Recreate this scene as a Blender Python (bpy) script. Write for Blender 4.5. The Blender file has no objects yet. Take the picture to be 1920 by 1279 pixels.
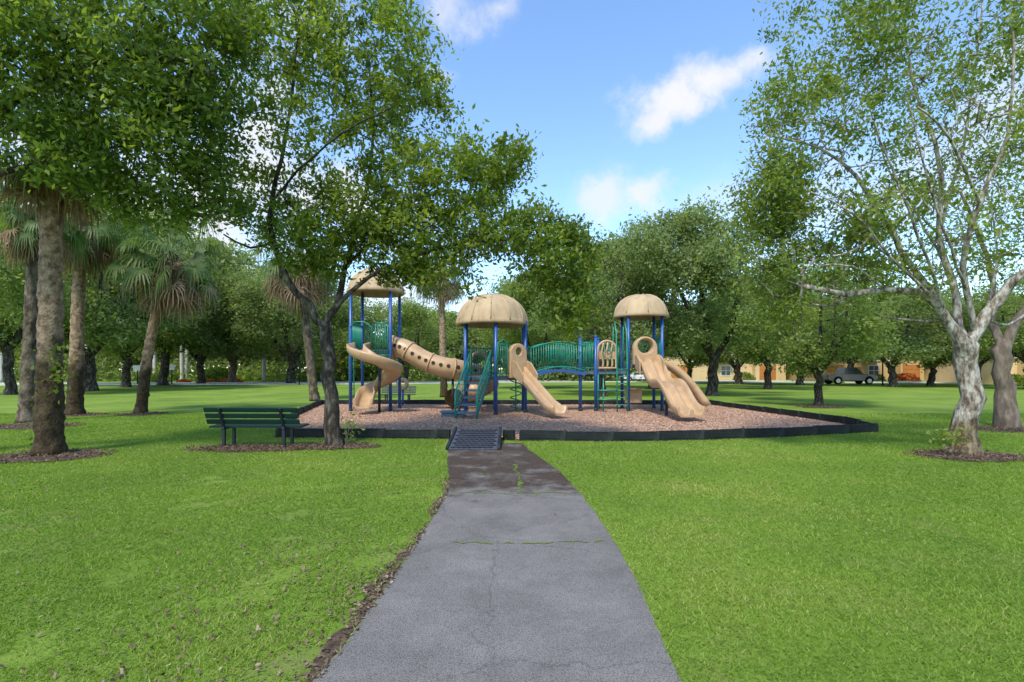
import bpy, bmesh, math, random
import numpy as np
from mathutils import Vector, Matrix, noise as mn
random.seed(7)
scene = bpy.context.scene
scene.view_settings.view_transform = 'Standard'; scene.view_settings.look = 'None'; scene.view_settings.exposure = 0
C = scene.collection
F = 960.0; H = 1.6; HY = 695.0
R = math.radians
PI = math.pi
def G(px, py, z=0.0):
    Y = F*(H-z)/(py-HY); return Vector(((px-960)/F*Y, Y, z))
def P(px, py, Y):
    return Vector(((px-960)/F*Y, Y, H-(py-HY)/F*Y))
OFF = {}
def tag(o, label=None, cat=None, group=None, kind=None):
    if label: o['label'] = label
    if cat: o['category'] = cat
    if group: o['group'] = group
    if kind: o['kind'] = kind
    return o
def empty(name, loc, label, cat, group=None, rz=0):
    o = bpy.data.objects.new(name, None); C.objects.link(o)
    o.location = loc; o.rotation_euler = (0, 0, rz); o.empty_display_size = .2
    OFF[o.name] = Vector(loc)
    return tag(o, label, cat, group)
def link(name, me, m, parent, off):
    o = bpy.data.objects.new(name, me); C.objects.link(o)
    if m: me.materials.append(m)
    if parent: o.parent = parent
    OFF[o.name] = off
    return o
def copy_tree(o, parent=None, loc=None, rz=None, sc=None, label=None, group=None):
    c = o.copy(); C.objects.link(c)
    if parent: c.parent = parent
    if loc is not None: c.location = loc
    if rz is not None: c.rotation_euler = (0, 0, rz)
    if sc is not None: c.scale = sc
    if label: c['label'] = label
    if group: c['group'] = group
    for ch in [q for q in bpy.data.objects if q.parent == o]:
        copy_tree(ch, c)
    return c

class MB:
    def __init__(s): s.v = []; s.f = []; s.s = []
    def add(s, vs, fs, sm=False):
        b = len(s.v); s.v += [tuple(v) for v in vs]
        for f in fs: s.f.append([b+i for i in f]); s.s.append(sm)
    def box(s, c, size, rz=0, M=None):
        x, y, z = size[0]/2, size[1]/2, size[2]/2
        vs = [Vector((a*x, b*y, d*z)) for d in (-1, 1) for b in (-1, 1) for a in (-1, 1)]
        m = M if M is not None else Matrix.Rotation(rz, 3, 'Z')
        c = Vector(c)
        s.add([m @ v + c for v in vs], [(0,2,3,1),(4,5,7,6),(0,1,5,4),(2,6,7,3),(0,4,6,2),(1,3,7,5)])
        return s
    def bar(s, p0, p1, w, h):
        p0 = Vector(p0); p1 = Vector(p1); t = (p1-p0); L = t.length; t = t/L
        up = Vector((0,0,1)) if abs(t.z) < .95 else Vector((0,1,0))
        sd = t.cross(up).normalized(); u = sd.cross(t)
        M = Matrix((t, sd, u)).transposed()
        return s.box((p0+p1)/2, (L, w, h), M=M)
    def tube(s, pts, r, n=8, caps=True, lump=0, lf=3.0):
        pts = [Vector(p) for p in pts]
        k = len(pts)
        rr = r if hasattr(r, '__len__') else [r]*k
        t = (pts[1]-pts[0]).normalized()
        ref = Vector((1,0,0)) if abs(t.x) < .8 else Vector((0,1,0))
        u = t.cross(ref).normalized()
        vs = []
        for i, p in enumerate(pts):
            if i == 0: t = pts[1]-pts[0]
            elif i == k-1: t = pts[i]-pts[i-1]
            else: t = pts[i+1]-pts[i-1]
            t.normalize()
            u = (u - t*u.dot(t)).normalized(); w = t.cross(u)
            for j in range(n):
                a = 2*PI*j/n
                d = u*math.cos(a)+w*math.sin(a)
                q = rr[i]
                if lump: q *= 1+lump*mn.noise((p+d*.3)*lf)+lump*.5*mn.noise((p*.4+d*rr[i]*3)*lf*3)
                vs.append(p+d*q)
        fs = [(i*n+j, i*n+(j+1)%n, (i+1)*n+(j+1)%n, (i+1)*n+j) for i in range(k-1) for j in range(n)]
        s.add(vs, fs, True)
        if caps:
            b = len(s.v)-k*n
            s.f.append([b+j for j in range(n)][::-1]); s.s.append(False)
            s.f.append([b+(k-1)*n+j for j in range(n)]); s.s.append(False)
        return s
    def sweep(s, prof, pts, sm=True, up=(0,0,1), scl=None):
        pts = [Vector(p) for p in pts]; k = len(pts); n = len(prof); vs = []
        for i, p in enumerate(pts):
            t = (pts[min(i+1,k-1)]-pts[max(i-1,0)]).normalized()
            sd = t.cross(Vector(up)).normalized(); u = sd.cross(t)
            for a, b in prof:
                vs.append(p+sd*a+u*b)
        fs = [(i*n+j, i*n+(j+1)%n, (i+1)*n+(j+1)%n, (i+1)*n+j) for i in range(k-1) for j in range(n)]
        s.add(vs, fs, sm)
        b = len(s.v)-k*n
        s.f.append([b+j for j in range(n)][::-1]); s.s.append(False)
        s.f.append([b+(k-1)*n+j for j in range(n)]); s.s.append(False)
        return s
    def lathe(s, prof, c, n=24, mod=None, sm=True):
        c = Vector(c); vs = []
        for r, z in prof:
            for j in range(n):
                a = 2*PI*j/n; q = r*(mod(a) if mod else 1)
                vs.append(c+Vector((q*math.cos(a), q*math.sin(a), z)))
        k = len(prof)
        s.add(vs, [(i*n+j, i*n+(j+1)%n, (i+1)*n+(j+1)%n, (i+1)*n+j) for i in range(k-1) for j in range(n)], sm)
        return s
    def prism(s, pts, z0, z1):
        n = len(pts)
        vs = [(p[0], p[1], z0) for p in pts]+[(p[0], p[1], z1) for p in pts]
        s.add(vs, [list(range(n))[::-1], [n+i for i in range(n)]]+[(i,(i+1)%n,n+(i+1)%n,n+i) for i in range(n)])
        return s
    def build(s, name, m, parent=None, bevel=0, fix=True):
        off = OFF[parent.name] if parent else Vector((0,0,0))
        me = bpy.data.meshes.new(name)
        me.from_pydata([(v[0]-off.x, v[1]-off.y, v[2]-off.z) for v in s.v], [], s.f)
        me.polygons.foreach_set('use_smooth', s.s)
        if fix:
            bm = bmesh.new(); bm.from_mesh(me); bmesh.ops.recalc_face_normals(bm, faces=bm.faces); bm.to_mesh(me); bm.free()
        me.update()
        o = link(name, me, m, parent, off)
        if bevel:
            b = o.modifiers.new('b', 'BEVEL'); b.width = bevel; b.segments = 2; b.limit_method = 'ANGLE'; b.angle_limit = R(40)
        return o

def raw_mesh(name, V, k, rnd, m, parent=None):
    off = OFF[parent.name] if parent else Vector((0,0,0))
    V = V.reshape(-1, 3)-np.array(off)
    n = len(V); nf = n//k
    me = bpy.data.meshes.new(name)
    me.vertices.add(n); me.vertices.foreach_set('co', V.astype(np.float32).ravel())
    me.loops.add(n); me.loops.foreach_set('vertex_index', np.arange(n, dtype=np.int32))
    me.polygons.add(nf)
    me.polygons.foreach_set('loop_start', np.arange(0, n, k, dtype=np.int32))
    me.update(calc_edges=True)
    a = me.attributes.new('rnd', 'FLOAT', 'FACE'); a.data.foreach_set('value', rnd.astype(np.float32))
    return link(name, me, m, parent, off)

# ---------------------------------------------------------------- materials
def nn(nt, t, **kw):
    n = nt.nodes.new(t)
    for k, v in kw.items(): setattr(n, k, v)
    return n
def ramp(nt, cols, pos=None):
    r = nt.nodes.new('ShaderNodeValToRGB'); e = r.color_ramp.elements
    k = len(cols); pos = pos or [i/(k-1) for i in range(k)]
    while len(e) < k: e.new(.5)
    for i in range(k): e[i].position = pos[i]; e[i].color = (*cols[i], 1)
    return r
def mat(name, cols, scale=4, rough=.7, bump=0, bscale=None, metal=0, stretch=(1,1,1), spec=.3, pos=None, detail=6, foot=None):
    m = bpy.data.materials.new(name); m.use_nodes = True; nt = m.node_tree; L = nt.links
    b = nt.nodes['Principled BSDF']
    tc = nn(nt, 'ShaderNodeTexCoord'); mp = nn(nt, 'ShaderNodeMapping'); mp.inputs['Scale'].default_value = stretch
    L.new(tc.outputs['Object'], mp.inputs[0])
    no = nn(nt, 'ShaderNodeTexNoise'); no.inputs['Scale'].default_value = scale; no.inputs['Detail'].default_value = detail; no.inputs['Roughness'].default_value = .65
    L.new(mp.outputs[0], no.inputs['Vector'])
    p = pos or [.3+.4*i/(len(cols)-1) for i in range(len(cols))]
    r = ramp(nt, cols, p); L.new(no.outputs['Fac'], r.inputs[0]); col = r.outputs[0]
    if foot:
        z0, z1, fc = foot
        sx = nn(nt, 'ShaderNodeSeparateXYZ'); L.new(tc.outputs['Object'], sx.inputs[0])
        mr = nn(nt, 'ShaderNodeMapRange'); mr.inputs[1].default_value = z0; mr.inputs[2].default_value = z1; mr.inputs[3].default_value = .35; mr.inputs[4].default_value = -.35
        L.new(sx.outputs['Z'], mr.inputs[0]); n4 = nn(nt, 'ShaderNodeTexNoise'); n4.inputs['Scale'].default_value = 4.5; n4.inputs['Detail'].default_value = 8; L.new(mp.outputs[0], n4.inputs['Vector'])
        ad = nn(nt, 'ShaderNodeMath', operation='ADD'); L.new(mr.outputs[0], ad.inputs[0]); L.new(n4.outputs[0], ad.inputs[1])
        rr = ramp(nt, [(0,0,0), (1,1,1)], [.45,.58]); L.new(ad.outputs[0], rr.inputs[0])
        mf = nn(nt, 'ShaderNodeMixRGB', blend_type='MULTIPLY'); mf.inputs[2].default_value = (*fc, 1); L.new(rr.outputs[0], mf.inputs[0]); L.new(col, mf.inputs[1]); col = mf.outputs[0]
    L.new(col, b.inputs['Base Color'])
    b.inputs['Roughness'].default_value = rough; b.inputs['Metallic'].default_value = metal
    b.inputs['Specular IOR Level'].default_value = spec
    if bump:
        n2 = nn(nt, 'ShaderNodeTexNoise'); n2.inputs['Scale'].default_value = bscale or scale*4; n2.inputs['Detail'].default_value = 5
        L.new(mp.outputs[0], n2.inputs['Vector'])
        bp = nn(nt, 'ShaderNodeBump'); bp.inputs['Strength'].default_value = bump; bp.inputs['Distance'].default_value = .03
        L.new(n2.outputs['Fac'], bp.inputs['Height']); L.new(bp.outputs[0], b.inputs['Normal'])
    return m
def leafmat(name, cols, trans=.5, rough=.5, pos=None, gain=1.0):
    m = bpy.data.materials.new(name); m.use_nodes = True; nt = m.node_tree; L = nt.links
    b = nt.nodes['Principled BSDF']; out = nt.nodes['Material Output']
    at = nn(nt, 'ShaderNodeAttribute'); at.attribute_name = 'rnd'
    cols = [tuple(min(.9, q*gain) for q in c) for c in cols]
    r = ramp(nt, cols, pos); L.new(at.outputs['Fac'], r.inputs[0]); L.new(r.outputs[0], b.inputs['Base Color'])
    b.inputs['Roughness'].default_value = rough; b.inputs['Specular IOR Level'].default_value = .3
    if trans:
        tr = nn(nt, 'ShaderNodeBsdfTranslucent')
        g = nn(nt, 'ShaderNodeMixRGB', blend_type='MULTIPLY'); g.inputs[0].default_value = 1; g.inputs[2].default_value = (1.5, 1.5, .6, 1)
        L.new(r.outputs[0], g.inputs[1]); L.new(g.outputs[0], tr.inputs[0])
        mx = nn(nt, 'ShaderNodeMixShader'); mx.inputs[0].default_value = trans
        L.new(b.outputs[0], mx.inputs[1]); L.new(tr.outputs[0], mx.inputs[2]); L.new(mx.outputs[0], out.inputs[0])
    return m
def lawn_mat():
    m = bpy.data.materials.new('lawn_grass'); m.use_nodes = True; nt = m.node_tree; L = nt.links
    b = nt.nodes['Principled BSDF']; tc = nn(nt, 'ShaderNodeTexCoord')
    def noise(s, d=5):
        n = nn(nt, 'ShaderNodeTexNoise'); n.inputs['Scale'].default_value = s; n.inputs['Detail'].default_value = d; n.inputs['Roughness'].default_value = .7
        L.new(tc.outputs['Object'], n.inputs['Vector']); return n
    a = noise(.3, 7); r1 = ramp(nt, [(.11,.185,.025), (.165,.26,.035), (.23,.31,.055)], [.35,.5,.68]); L.new(a.outputs[0], r1.inputs[0])
    c = noise(14, 8); r2 = ramp(nt, [(.5,.52,.45), (1,1,1), (1.0,1.0,1.0)], [.3,.52,.8]); L.new(c.outputs[0], r2.inputs[0])
    mx = nn(nt, 'ShaderNodeMixRGB', blend_type='MULTIPLY'); mx.inputs[0].default_value = .8
    L.new(r1.outputs[0], mx.inputs[1]); L.new(r2.outputs[0], mx.inputs[2])
    d = noise(1.3, 8); r3 = ramp(nt, [(0,0,0), (.8,.8,.8)], [.52,.70]); L.new(d.outputs[0], r3.inputs[0])
    mx2 = nn(nt, 'ShaderNodeMixRGB'); L.new(r3.outputs[0], mx2.inputs[0]); L.new(mx.outputs[0], mx2.inputs[1]); mx2.inputs[2].default_value = (.23,.235,.085,1)
    L.new(mx2.outputs[0], b.inputs['Base Color']); b.inputs['Roughness'].default_value = .9; b.inputs['Specular IOR Level'].default_value = .1
    e = noise(60, 4); bp = nn(nt, 'ShaderNodeBump'); bp.inputs['Strength'].default_value = .7; bp.inputs['Distance'].default_value = .03
    L.new(e.outputs[0], bp.inputs['Height']); L.new(bp.outputs[0], b.inputs['Normal'])
    return m
def path_mat():
    m = bpy.data.materials.new('asphalt_path'); m.use_nodes = True; nt = m.node_tree; L = nt.links
    b = nt.nodes['Principled BSDF']; tc = nn(nt, 'ShaderNodeTexCoord')
    def noise(s, d=5):
        n = nn(nt, 'ShaderNodeTexNoise'); n.inputs['Scale'].default_value = s; n.inputs['Detail'].default_value = d; n.inputs['Roughness'].default_value = .7
        L.new(tc.outputs['Object'], n.inputs['Vector']); return n
    a = noise(1.6, 9); r1 = ramp(nt, [(.14,.132,.124), (.185,.175,.165), (.235,.223,.21)], [.3,.5,.72]); L.new(a.outputs[0], r1.inputs[0])
    vo = nn(nt, 'ShaderNodeTexVoronoi'); vo.inputs['Scale'].default_value = 120; L.new(tc.outputs['Object'], vo.inputs['Vector'])
    sp = ramp(nt, [(1.7,1.7,1.65), (1,1,1), (.5,.5,.5)], [0,.35,.8]); L.new(vo.outputs['Distance'], sp.inputs[0])
    mx = nn(nt, 'ShaderNodeMixRGB', blend_type='MULTIPLY'); mx.inputs[0].default_value = .8; L.new(r1.outputs[0], mx.inputs[1]); L.new(sp.outputs[0], mx.inputs[2])
    sx = nn(nt, 'ShaderNodeSeparateXYZ'); L.new(tc.outputs['Object'], sx.inputs[0])
    mr = nn(nt, 'ShaderNodeMapRange'); mr.inputs[1].default_value = 5.6; mr.inputs[2].default_value = 7.2; mr.inputs[3].default_value = -.3; mr.inputs[4].default_value = .085
    L.new(sx.outputs['Y'], mr.inputs[0])
    n2 = noise(1.5, 9); ad = nn(nt, 'ShaderNodeMath', operation='ADD'); L.new(mr.outputs[0], ad.inputs[0]); L.new(n2.outputs[0], ad.inputs[1])
    r4 = ramp(nt, [(0,0,0), (.55,.55,.55), (.95,.95,.95)], [.44,.51,.60]); L.new(ad.outputs[0], r4.inputs[0])
    mx2 = nn(nt, 'ShaderNodeMixRGB'); L.new(r4.outputs[0], mx2.inputs[0]); L.new(mx.outputs[0], mx2.inputs[1])
    n3 = noise(25, 6); r5 = ramp(nt, [(.03,.021,.016), (.085,.06,.047)], [.35,.65]); L.new(n3.outputs[0], r5.inputs[0]); L.new(r5.outputs[0], mx2.inputs[2])
    vc = nn(nt, 'ShaderNodeTexVoronoi', feature='DISTANCE_TO_EDGE'); vc.inputs['Scale'].default_value = .8
    ns = noise(3, 6); vm = nn(nt, 'ShaderNodeMixRGB'); vm.inputs[0].default_value = .25; L.new(tc.outputs['Object'], vm.inputs[1]); L.new(ns.outputs['Color'], vm.inputs[2]); L.new(vm.outputs[0], vc.inputs['Vector'])
    rc = ramp(nt, [(.4,.4,.4), (1,1,1)], [0,.005]); L.new(vc.outputs[0], rc.inputs[0])
    mx3 = nn(nt, 'ShaderNodeMixRGB', blend_type='MULTIPLY'); mx3.inputs[0].default_value = .6; L.new(mx2.outputs[0], mx3.inputs[1]); L.new(rc.outputs[0], mx3.inputs[2])
    L.new(mx3.outputs[0], b.inputs['Base Color']); b.inputs['Roughness'].default_value = .9; b.inputs['Specular IOR Level'].default_value = .12
    bp = nn(nt, 'ShaderNodeBump'); bp.inputs['Strength'].default_value = .5; bp.inputs['Distance'].default_value = .006
    L.new(vo.outputs['Distance'], bp.inputs['Height']); L.new(bp.outputs[0], b.inputs['Normal'])
    return m

M = {}
M['lawn'] = lawn_mat(); M['path'] = path_mat()
M['mulch'] = mat('play_mulch', [(.24,.14,.09), (.43,.27,.18), (.55,.37,.26)], scale=16, rough=.95, bump=1, bscale=30)
M['soil'] = mat('dark_mulch', [(.03,.02,.014), (.085,.055,.037), (.15,.10,.07)], scale=14, rough=.95, bump=1, bscale=30)
M['road'] = mat('road_asphalt', [(.30,.30,.295), (.38,.38,.37)], scale=.6, rough=.9)
M['curb'] = mat('pale_concrete', [(.48,.47,.44), (.60,.59,.55)], scale=3, rough=.85, bump=.2)
M['tan'] = mat('tan_plastic', [(.37,.24,.13), (.44,.295,.165), (.49,.34,.20)], scale=2.2, rough=.42, bump=.05, spec=.5)
M['dome'] = mat('weathered_tan_dome', [(.30,.215,.12), (.43,.32,.185), (.48,.365,.22)], scale=3, rough=.6, bump=.1, stretch=(1,1,.35))
M['blue'] = mat('blue_post_paint', [(.012,.065,.24), (.022,.10,.33)], scale=3, rough=.35, spec=.5)
M['green'] = mat('green_tube_paint', [(.006,.19,.13), (.012,.26,.18)], scale=3, rough=.35, spec=.5)
M['deck'] = mat('coated_deck', [(.06,.11,.15), (.09,.15,.19)], scale=5, rough=.6)
M['hole'] = mat('dark_opening', [(.03,.02,.014), (.05,.033,.022)], scale=5, rough=.9)
M['border'] = mat('black_border_plastic', [(.006,.008,.008), (.013,.017,.016), (.028,.034,.03)], scale=3, rough=.6, bump=.1, spec=.2)
M['ramp'] = mat('ramp_rubber', [(.04,.045,.075), (.075,.08,.115)], scale=8, rough=.75, bump=.2)
M['slat'] = mat('dark_green_slat', [(.003,.022,.014), (.007,.04,.024)], scale=5, rough=.5, bump=.15, stretch=(.3,1,1), spec=.3)
M['iron'] = mat('black_metal', [(.006,.010,.016), (.015,.02,.028)], scale=6, rough=.4, spec=.5)
M['barkd'] = mat('dark_oak_bark', [(.014,.011,.008), (.052,.042,.03), (.18,.16,.125)], scale=9, rough=.95, bump=1, bscale=20, stretch=(1,1,.4), pos=[.37,.52,.68])
M['barkp'] = mat('pale_lichen_bark', [(.075,.055,.038), (.19,.155,.12), (.34,.31,.26), (.50,.485,.44)], scale=11, rough=.9, bump=1, bscale=18, stretch=(1,1,.4), pos=[.36,.46,.54,.66], foot=(-.5, 2.2, (.5,.44,.33)))
M['barkm'] = mat('brown_bark', [(.05,.04,.03), (.14,.11,.085), (.26,.22,.17)], scale=6, rough=.95, bump=.8, bscale=14, stretch=(1,1,.35))
M['palmt'] = mat('palm_trunk', [(.10,.065,.04), (.25,.17,.105), (.37,.28,.185)], scale=9, rough=.9, bump=1, bscale=26, stretch=(1,1,.9), pos=[.36,.5,.64], foot=(.4, 3.6, (.20,.20,.14)))
M['palmd'] = mat('mossy_palm_trunk', [(.03,.025,.016), (.10,.078,.05), (.21,.18,.135)], scale=5, rough=.95, bump=1, bscale=20, stretch=(1,1,.6), pos=[.36,.5,.68])
M['royal'] = mat('royal_palm_trunk', [(.34,.32,.29), (.50,.48,.44)], scale=3, rough=.8)
M['leafa'] = leafmat('olive_leaf', [(.07,.12,.018), (.125,.19,.028), (.195,.265,.042), (.32,.36,.075)], trans=.55)
M['leafd'] = leafmat('dense_dark_leaf', [(.07,.12,.022), (.12,.19,.032), (.175,.25,.045), (.26,.33,.07)], trans=.55)
M['leafy'] = leafmat('yellow_green_leaf', [(.085,.135,.03), (.15,.215,.042), (.22,.285,.06), (.33,.36,.11)], trans=.55)
M['leafg'] = leafmat('blue_green_oak_leaf', [(.11,.155,.062), (.175,.235,.09), (.25,.315,.125), (.33,.38,.165)])
M['leafw'] = leafmat('far_wood_leaf', [(.105,.155,.048), (.175,.24,.07), (.25,.315,.095), (.34,.38,.13)])
M['frond'] = leafmat('palm_frond', [(.05,.095,.025), (.09,.155,.04), (.16,.225,.07)], trans=.4)
M['dead'] = leafmat('dead_frond', [(.12,.075,.042), (.24,.165,.10), (.36,.27,.18)], trans=.15, rough=.9)
M['blade'] = leafmat('grass_blade', [(.11,.195,.026), (.17,.275,.034), (.235,.335,.048), (.37,.38,.12)], trans=.4, pos=[0,.35,.85,1])
M['litter'] = leafmat('dry_leaf', [(.05,.032,.02), (.13,.085,.055), (.22,.155,.105), (.34,.27,.20)], trans=0, rough=.9)
M['chip'] = leafmat('wood_chip', [(.20,.11,.07), (.42,.25,.165), (.56,.37,.26), (.66,.50,.39)], trans=0, rough=.9)
M['flower'] = leafmat('red_foliage', [(.35,.03,.02), (.5,.08,.03), (.6,.25,.04), (.12,.18,.03)], trans=.2)
M['cream'] = mat('cream_stucco', [(.58,.43,.22), (.67,.51,.29)], scale=.5, rough=.9)
M['ochre'] = mat('ochre_stucco', [(.52,.36,.16), (.61,.43,.2)], scale=.5, rough=.9)
M['trim'] = mat('white_trim', [(.7,.68,.62), (.8,.78,.72)], scale=2, rough=.7)
M['tile'] = mat('brown_roof_tile', [(.14,.08,.05), (.25,.15,.10)], scale=3, rough=.9, bump=.5)
M['glass'] = mat('dark_window_glass', [(.03,.045,.06), (.10,.12,.14)], scale=.6, rough=.1, spec=.8)
M['door'] = mat('orange_brown_door', [(.40,.15,.035), (.50,.21,.06)], scale=2, rough=.6)
M['truck'] = mat('grey_car_paint', [(.12,.125,.14), (.16,.165,.18)], scale=1, rough=.25, metal=.4, spec=.6)
M['white'] = mat('white_car_paint', [(.7,.7,.7), (.8,.8,.8)], scale=1, rough=.25, spec=.6)
M['tyre'] = mat('tyre_rubber', [(.01,.01,.01), (.02,.02,.02)], scale=9, rough=.85)
M['rim'] = mat('wheel_rim', [(.4,.4,.42), (.55,.55,.56)], scale=9, rough=.3, metal=.8)
M['lamp'] = mat('lamp_lens', [(.7,.7,.68), (.85,.85,.8)], scale=9, rough=.2)
M['moss'] = mat('moss', [(.08,.13,.02), (.16,.22,.04)], scale=30, rough=1, bump=.6)
M['dead_solid'] = mat('dry_leaf_base', [(.10,.07,.045), (.24,.175,.12)], scale=6, rough=.95)
M['frond_solid'] = mat('green_stem', [(.12,.17,.05), (.18,.23,.08)], scale=6, rough=.6)
M['flower_solid'] = mat('red_lamp', [(.3,.01,.01), (.4,.02,.02)], scale=4, rough=.3)

# ---------------------------------------------------------------- world, sun, camera
SUN_EL = R(54); SUN_AZ = R(205)
w = bpy.data.worlds.new('World'); scene.world = w; w.use_nodes = True
nt = w.node_tree; L = nt.links; bg = nt.nodes['Background']
sky = nn(nt, 'ShaderNodeTexSky', sky_type='NISHITA'); sky.sun_disc = False; sky.sun_elevation = SUN_EL; sky.sun_rotation = SUN_AZ
sky.air_density = 1.0; sky.dust_density = .5; sky.ozone_density = 2.4
hs = nn(nt, 'ShaderNodeHueSaturation'); hs.inputs['Saturation'].default_value = 1.08; hs.inputs['Value'].default_value = 2.3
L.new(sky.outputs[0], hs.inputs['Color'])
tc = nn(nt, 'ShaderNodeTexCoord')
no = nn(nt, 'ShaderNodeTexNoise'); no.inputs['Scale'].default_value = 7; no.inputs['Detail'].default_value = 10; no.inputs['Roughness'].default_value = .62
L.new(tc.outputs['Generated'], no.inputs['Vector'])
clouds = [(1265,195,85,48,1), (1340,150,75,36,1), (1420,112,55,32,1), (1235,225,50,36,.95), (1218,350,48,42,.9), (1130,362,50,38,.75), (935,15,50,24,.7), (845,15,55,38,.65), (822,145,40,16,.6),
          (650,380,120,60,1), (480,300,70,170,.95), (200,430,330,240,.95), (720,560,160,60,.7), (1370,370,110,60,.35), (1890,110,70,90,.7), (1700,350,160,90,.5), (600,40,60,60,.5)]
prev = None
for px, py, rx, ry, amt in clouds:
    d = Vector(((px-960)/F, 1, (HY-py)/F)); ln = d.length; d.normalize()
    sb = nn(nt, 'ShaderNodeVectorMath', operation='SUBTRACT'); L.new(tc.outputs['Generated'], sb.inputs[0]); sb.inputs[1].default_value = d
    ml = nn(nt, 'ShaderNodeVectorMath', operation='MULTIPLY'); L.new(sb.outputs[0], ml.inputs[0])
    kx = F*ln/rx; kz = F*ln/ry
    ml.inputs[1].default_value = (kx, min(kx, kz)*.6, kz)
    le = nn(nt, 'ShaderNodeVectorMath', operation='LENGTH'); L.new(ml.outputs[0], le.inputs[0])
    a = nn(nt, 'ShaderNodeMath', operation='MULTIPLY_ADD'); L.new(no.outputs[0], a.inputs[0]); a.inputs[1].default_value = 5.6
    a.inputs[2].default_value = -2.0
    s2 = nn(nt, 'ShaderNodeMath', operation='SUBTRACT'); L.new(a.outputs[0], s2.inputs[0]); L.new(le.outputs['Value'], s2.inputs[1])
    mr = nn(nt, 'ShaderNodeMapRange', interpolation_type='SMOOTHSTEP'); mr.inputs[1].default_value = -.7; mr.inputs[2].default_value = .9; mr.inputs[3].default_value = 0; mr.inputs[4].default_value = amt
    L.new(s2.outputs[0], mr.inputs[0])
    if prev is None: prev = mr
    else:
        mx = nn(nt, 'ShaderNodeMath', operation='MAXIMUM'); L.new(prev.outputs[0], mx.inputs[0]); L.new(mr.outputs[0], mx.inputs[1]); prev = mx
cm = nn(nt, 'ShaderNodeMixRGB'); L.new(prev.outputs[0], cm.inputs[0]); L.new(hs.outputs[0], cm.inputs[1]); cm.inputs[2].default_value = (6.3, 6.4, 6.7, 1)
L.new(cm.outputs[0], bg.inputs[0]); bg.inputs[1].default_value = .15
sd = bpy.data.lights.new('sun', 'SUN'); sd.energy = 4.4; sd.angle = R(8); sd.color = (1, .92, .78)
so = bpy.data.objects.new('sun', sd); C.objects.link(so)
sv = Vector((math.sin(SUN_AZ)*math.cos(SUN_EL), math.cos(SUN_AZ)*math.cos(SUN_EL), math.sin(SUN_EL)))
so.rotation_euler = sv.to_track_quat('Z', 'Y').to_euler(); so.location = (0, 0, 30)
cd = bpy.data.cameras.new('camera'); cd.lens = 18; cd.sensor_width = 36; cd.shift_y = 55.5/1920; cd.clip_end = 3000; cd.clip_start = .05
co = bpy.data.objects.new('camera', cd); C.objects.link(co); co.location = (0, 0, H); co.rotation_euler = (R(90), 0, 0); scene.camera = co

# ---------------------------------------------------------------- ground
mb = MB(); n = 24
for i in range(n+1):
    for j in range(n+1): mb.v.append((-900+1800*i/n, -200+1500*j/n, 0))
for i in range(n):
    for j in range(n): a = i*(n+1)+j; mb.f.append([a, a+n+1, a+n+2, a+1]); mb.s.append(False)
tag(mb.build('ground', M['lawn']), kind='structure')
pathL = [(-1.12,-4), (-1.05,1), (-1.01,2.63), (-.95,3.4), (-.915,3.99), (-.87,5.2), (-.85,6.54), (-.93,7.6), (-1.12,8.78), (-1.28,10.2), (-1.3,11.3)]
pathR = [(.8,-4), (.84,1), (.863,2.63), (.92,3.4), (.955,4.1), (.95,5.3), (.90,6.54), (.76,8.08), (.56,9.2), (.36,10.24), (.22,11.4)]
def interp(poly, y): return np.interp(y, [p[1] for p in poly], [p[0] for p in poly])
ys = np.linspace(-4, 11.3, 160)
mb = MB(); vs = []
for y in ys:
    l = interp(pathL, y)+.03*mn.noise(Vector((0, y*2.5, 0)))+.015*mn.noise(Vector((0, y*11, 0))); r = interp(pathR, y)+.025*mn.noise(Vector((5, y*2.5, 0)))+.015*mn.noise(Vector((5, y*11, 0)))
    vs += [(l, y, .006), (r, y, .006)]
mb.add(vs, [(2*i, 2*i+1, 2*i+3, 2*i+2) for i in range(len(ys)-1)])
tag(mb.build('path', M['path']), kind='structure')
def strip(pts, w0, z, sub=60):
    mb = MB(); vs = []
    pts = [Vector((p[0], p[1], z)) for p in pts]
    out = []
    for i in range(len(pts)-1):
        for k in range(sub): out.append(pts[i].lerp(pts[i+1], k/sub))
    out.append(pts[-1])
    for i, p in enumerate(out):
        t = (out[min(i+1,len(out)-1)]-out[max(i-1,0)]).normalized(); s = Vector((-t.y, t.x, 0))
        o = s*(.06*mn.noise(p*3)+.04*mn.noise(p*14)); ww = w0*max(.08, .5+1.8*mn.noise(p*16+Vector((3,3,3))))
        vs += [p+o-s*ww, p+o+s*ww]
    mb.add(vs, [(2*i, 2*i+1, 2*i+3, 2*i+2) for i in range(len(out)-1)])
    return mb
for pts, w0 in [([(-.84,6.72), (.0,6.62), (.88,6.7)], .022), ([(-.6,4.75), (.3,4.72), (.93,4.8)], .015), ([(.1,6.66), (.12,7.6), (.06,8.7)], .030), ([(-.5,7.9), (-.25,7.85)], .03)]:
    tag(strip(pts, w0, .011).build('moss_joint', M['moss']), kind='structure')

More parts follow.
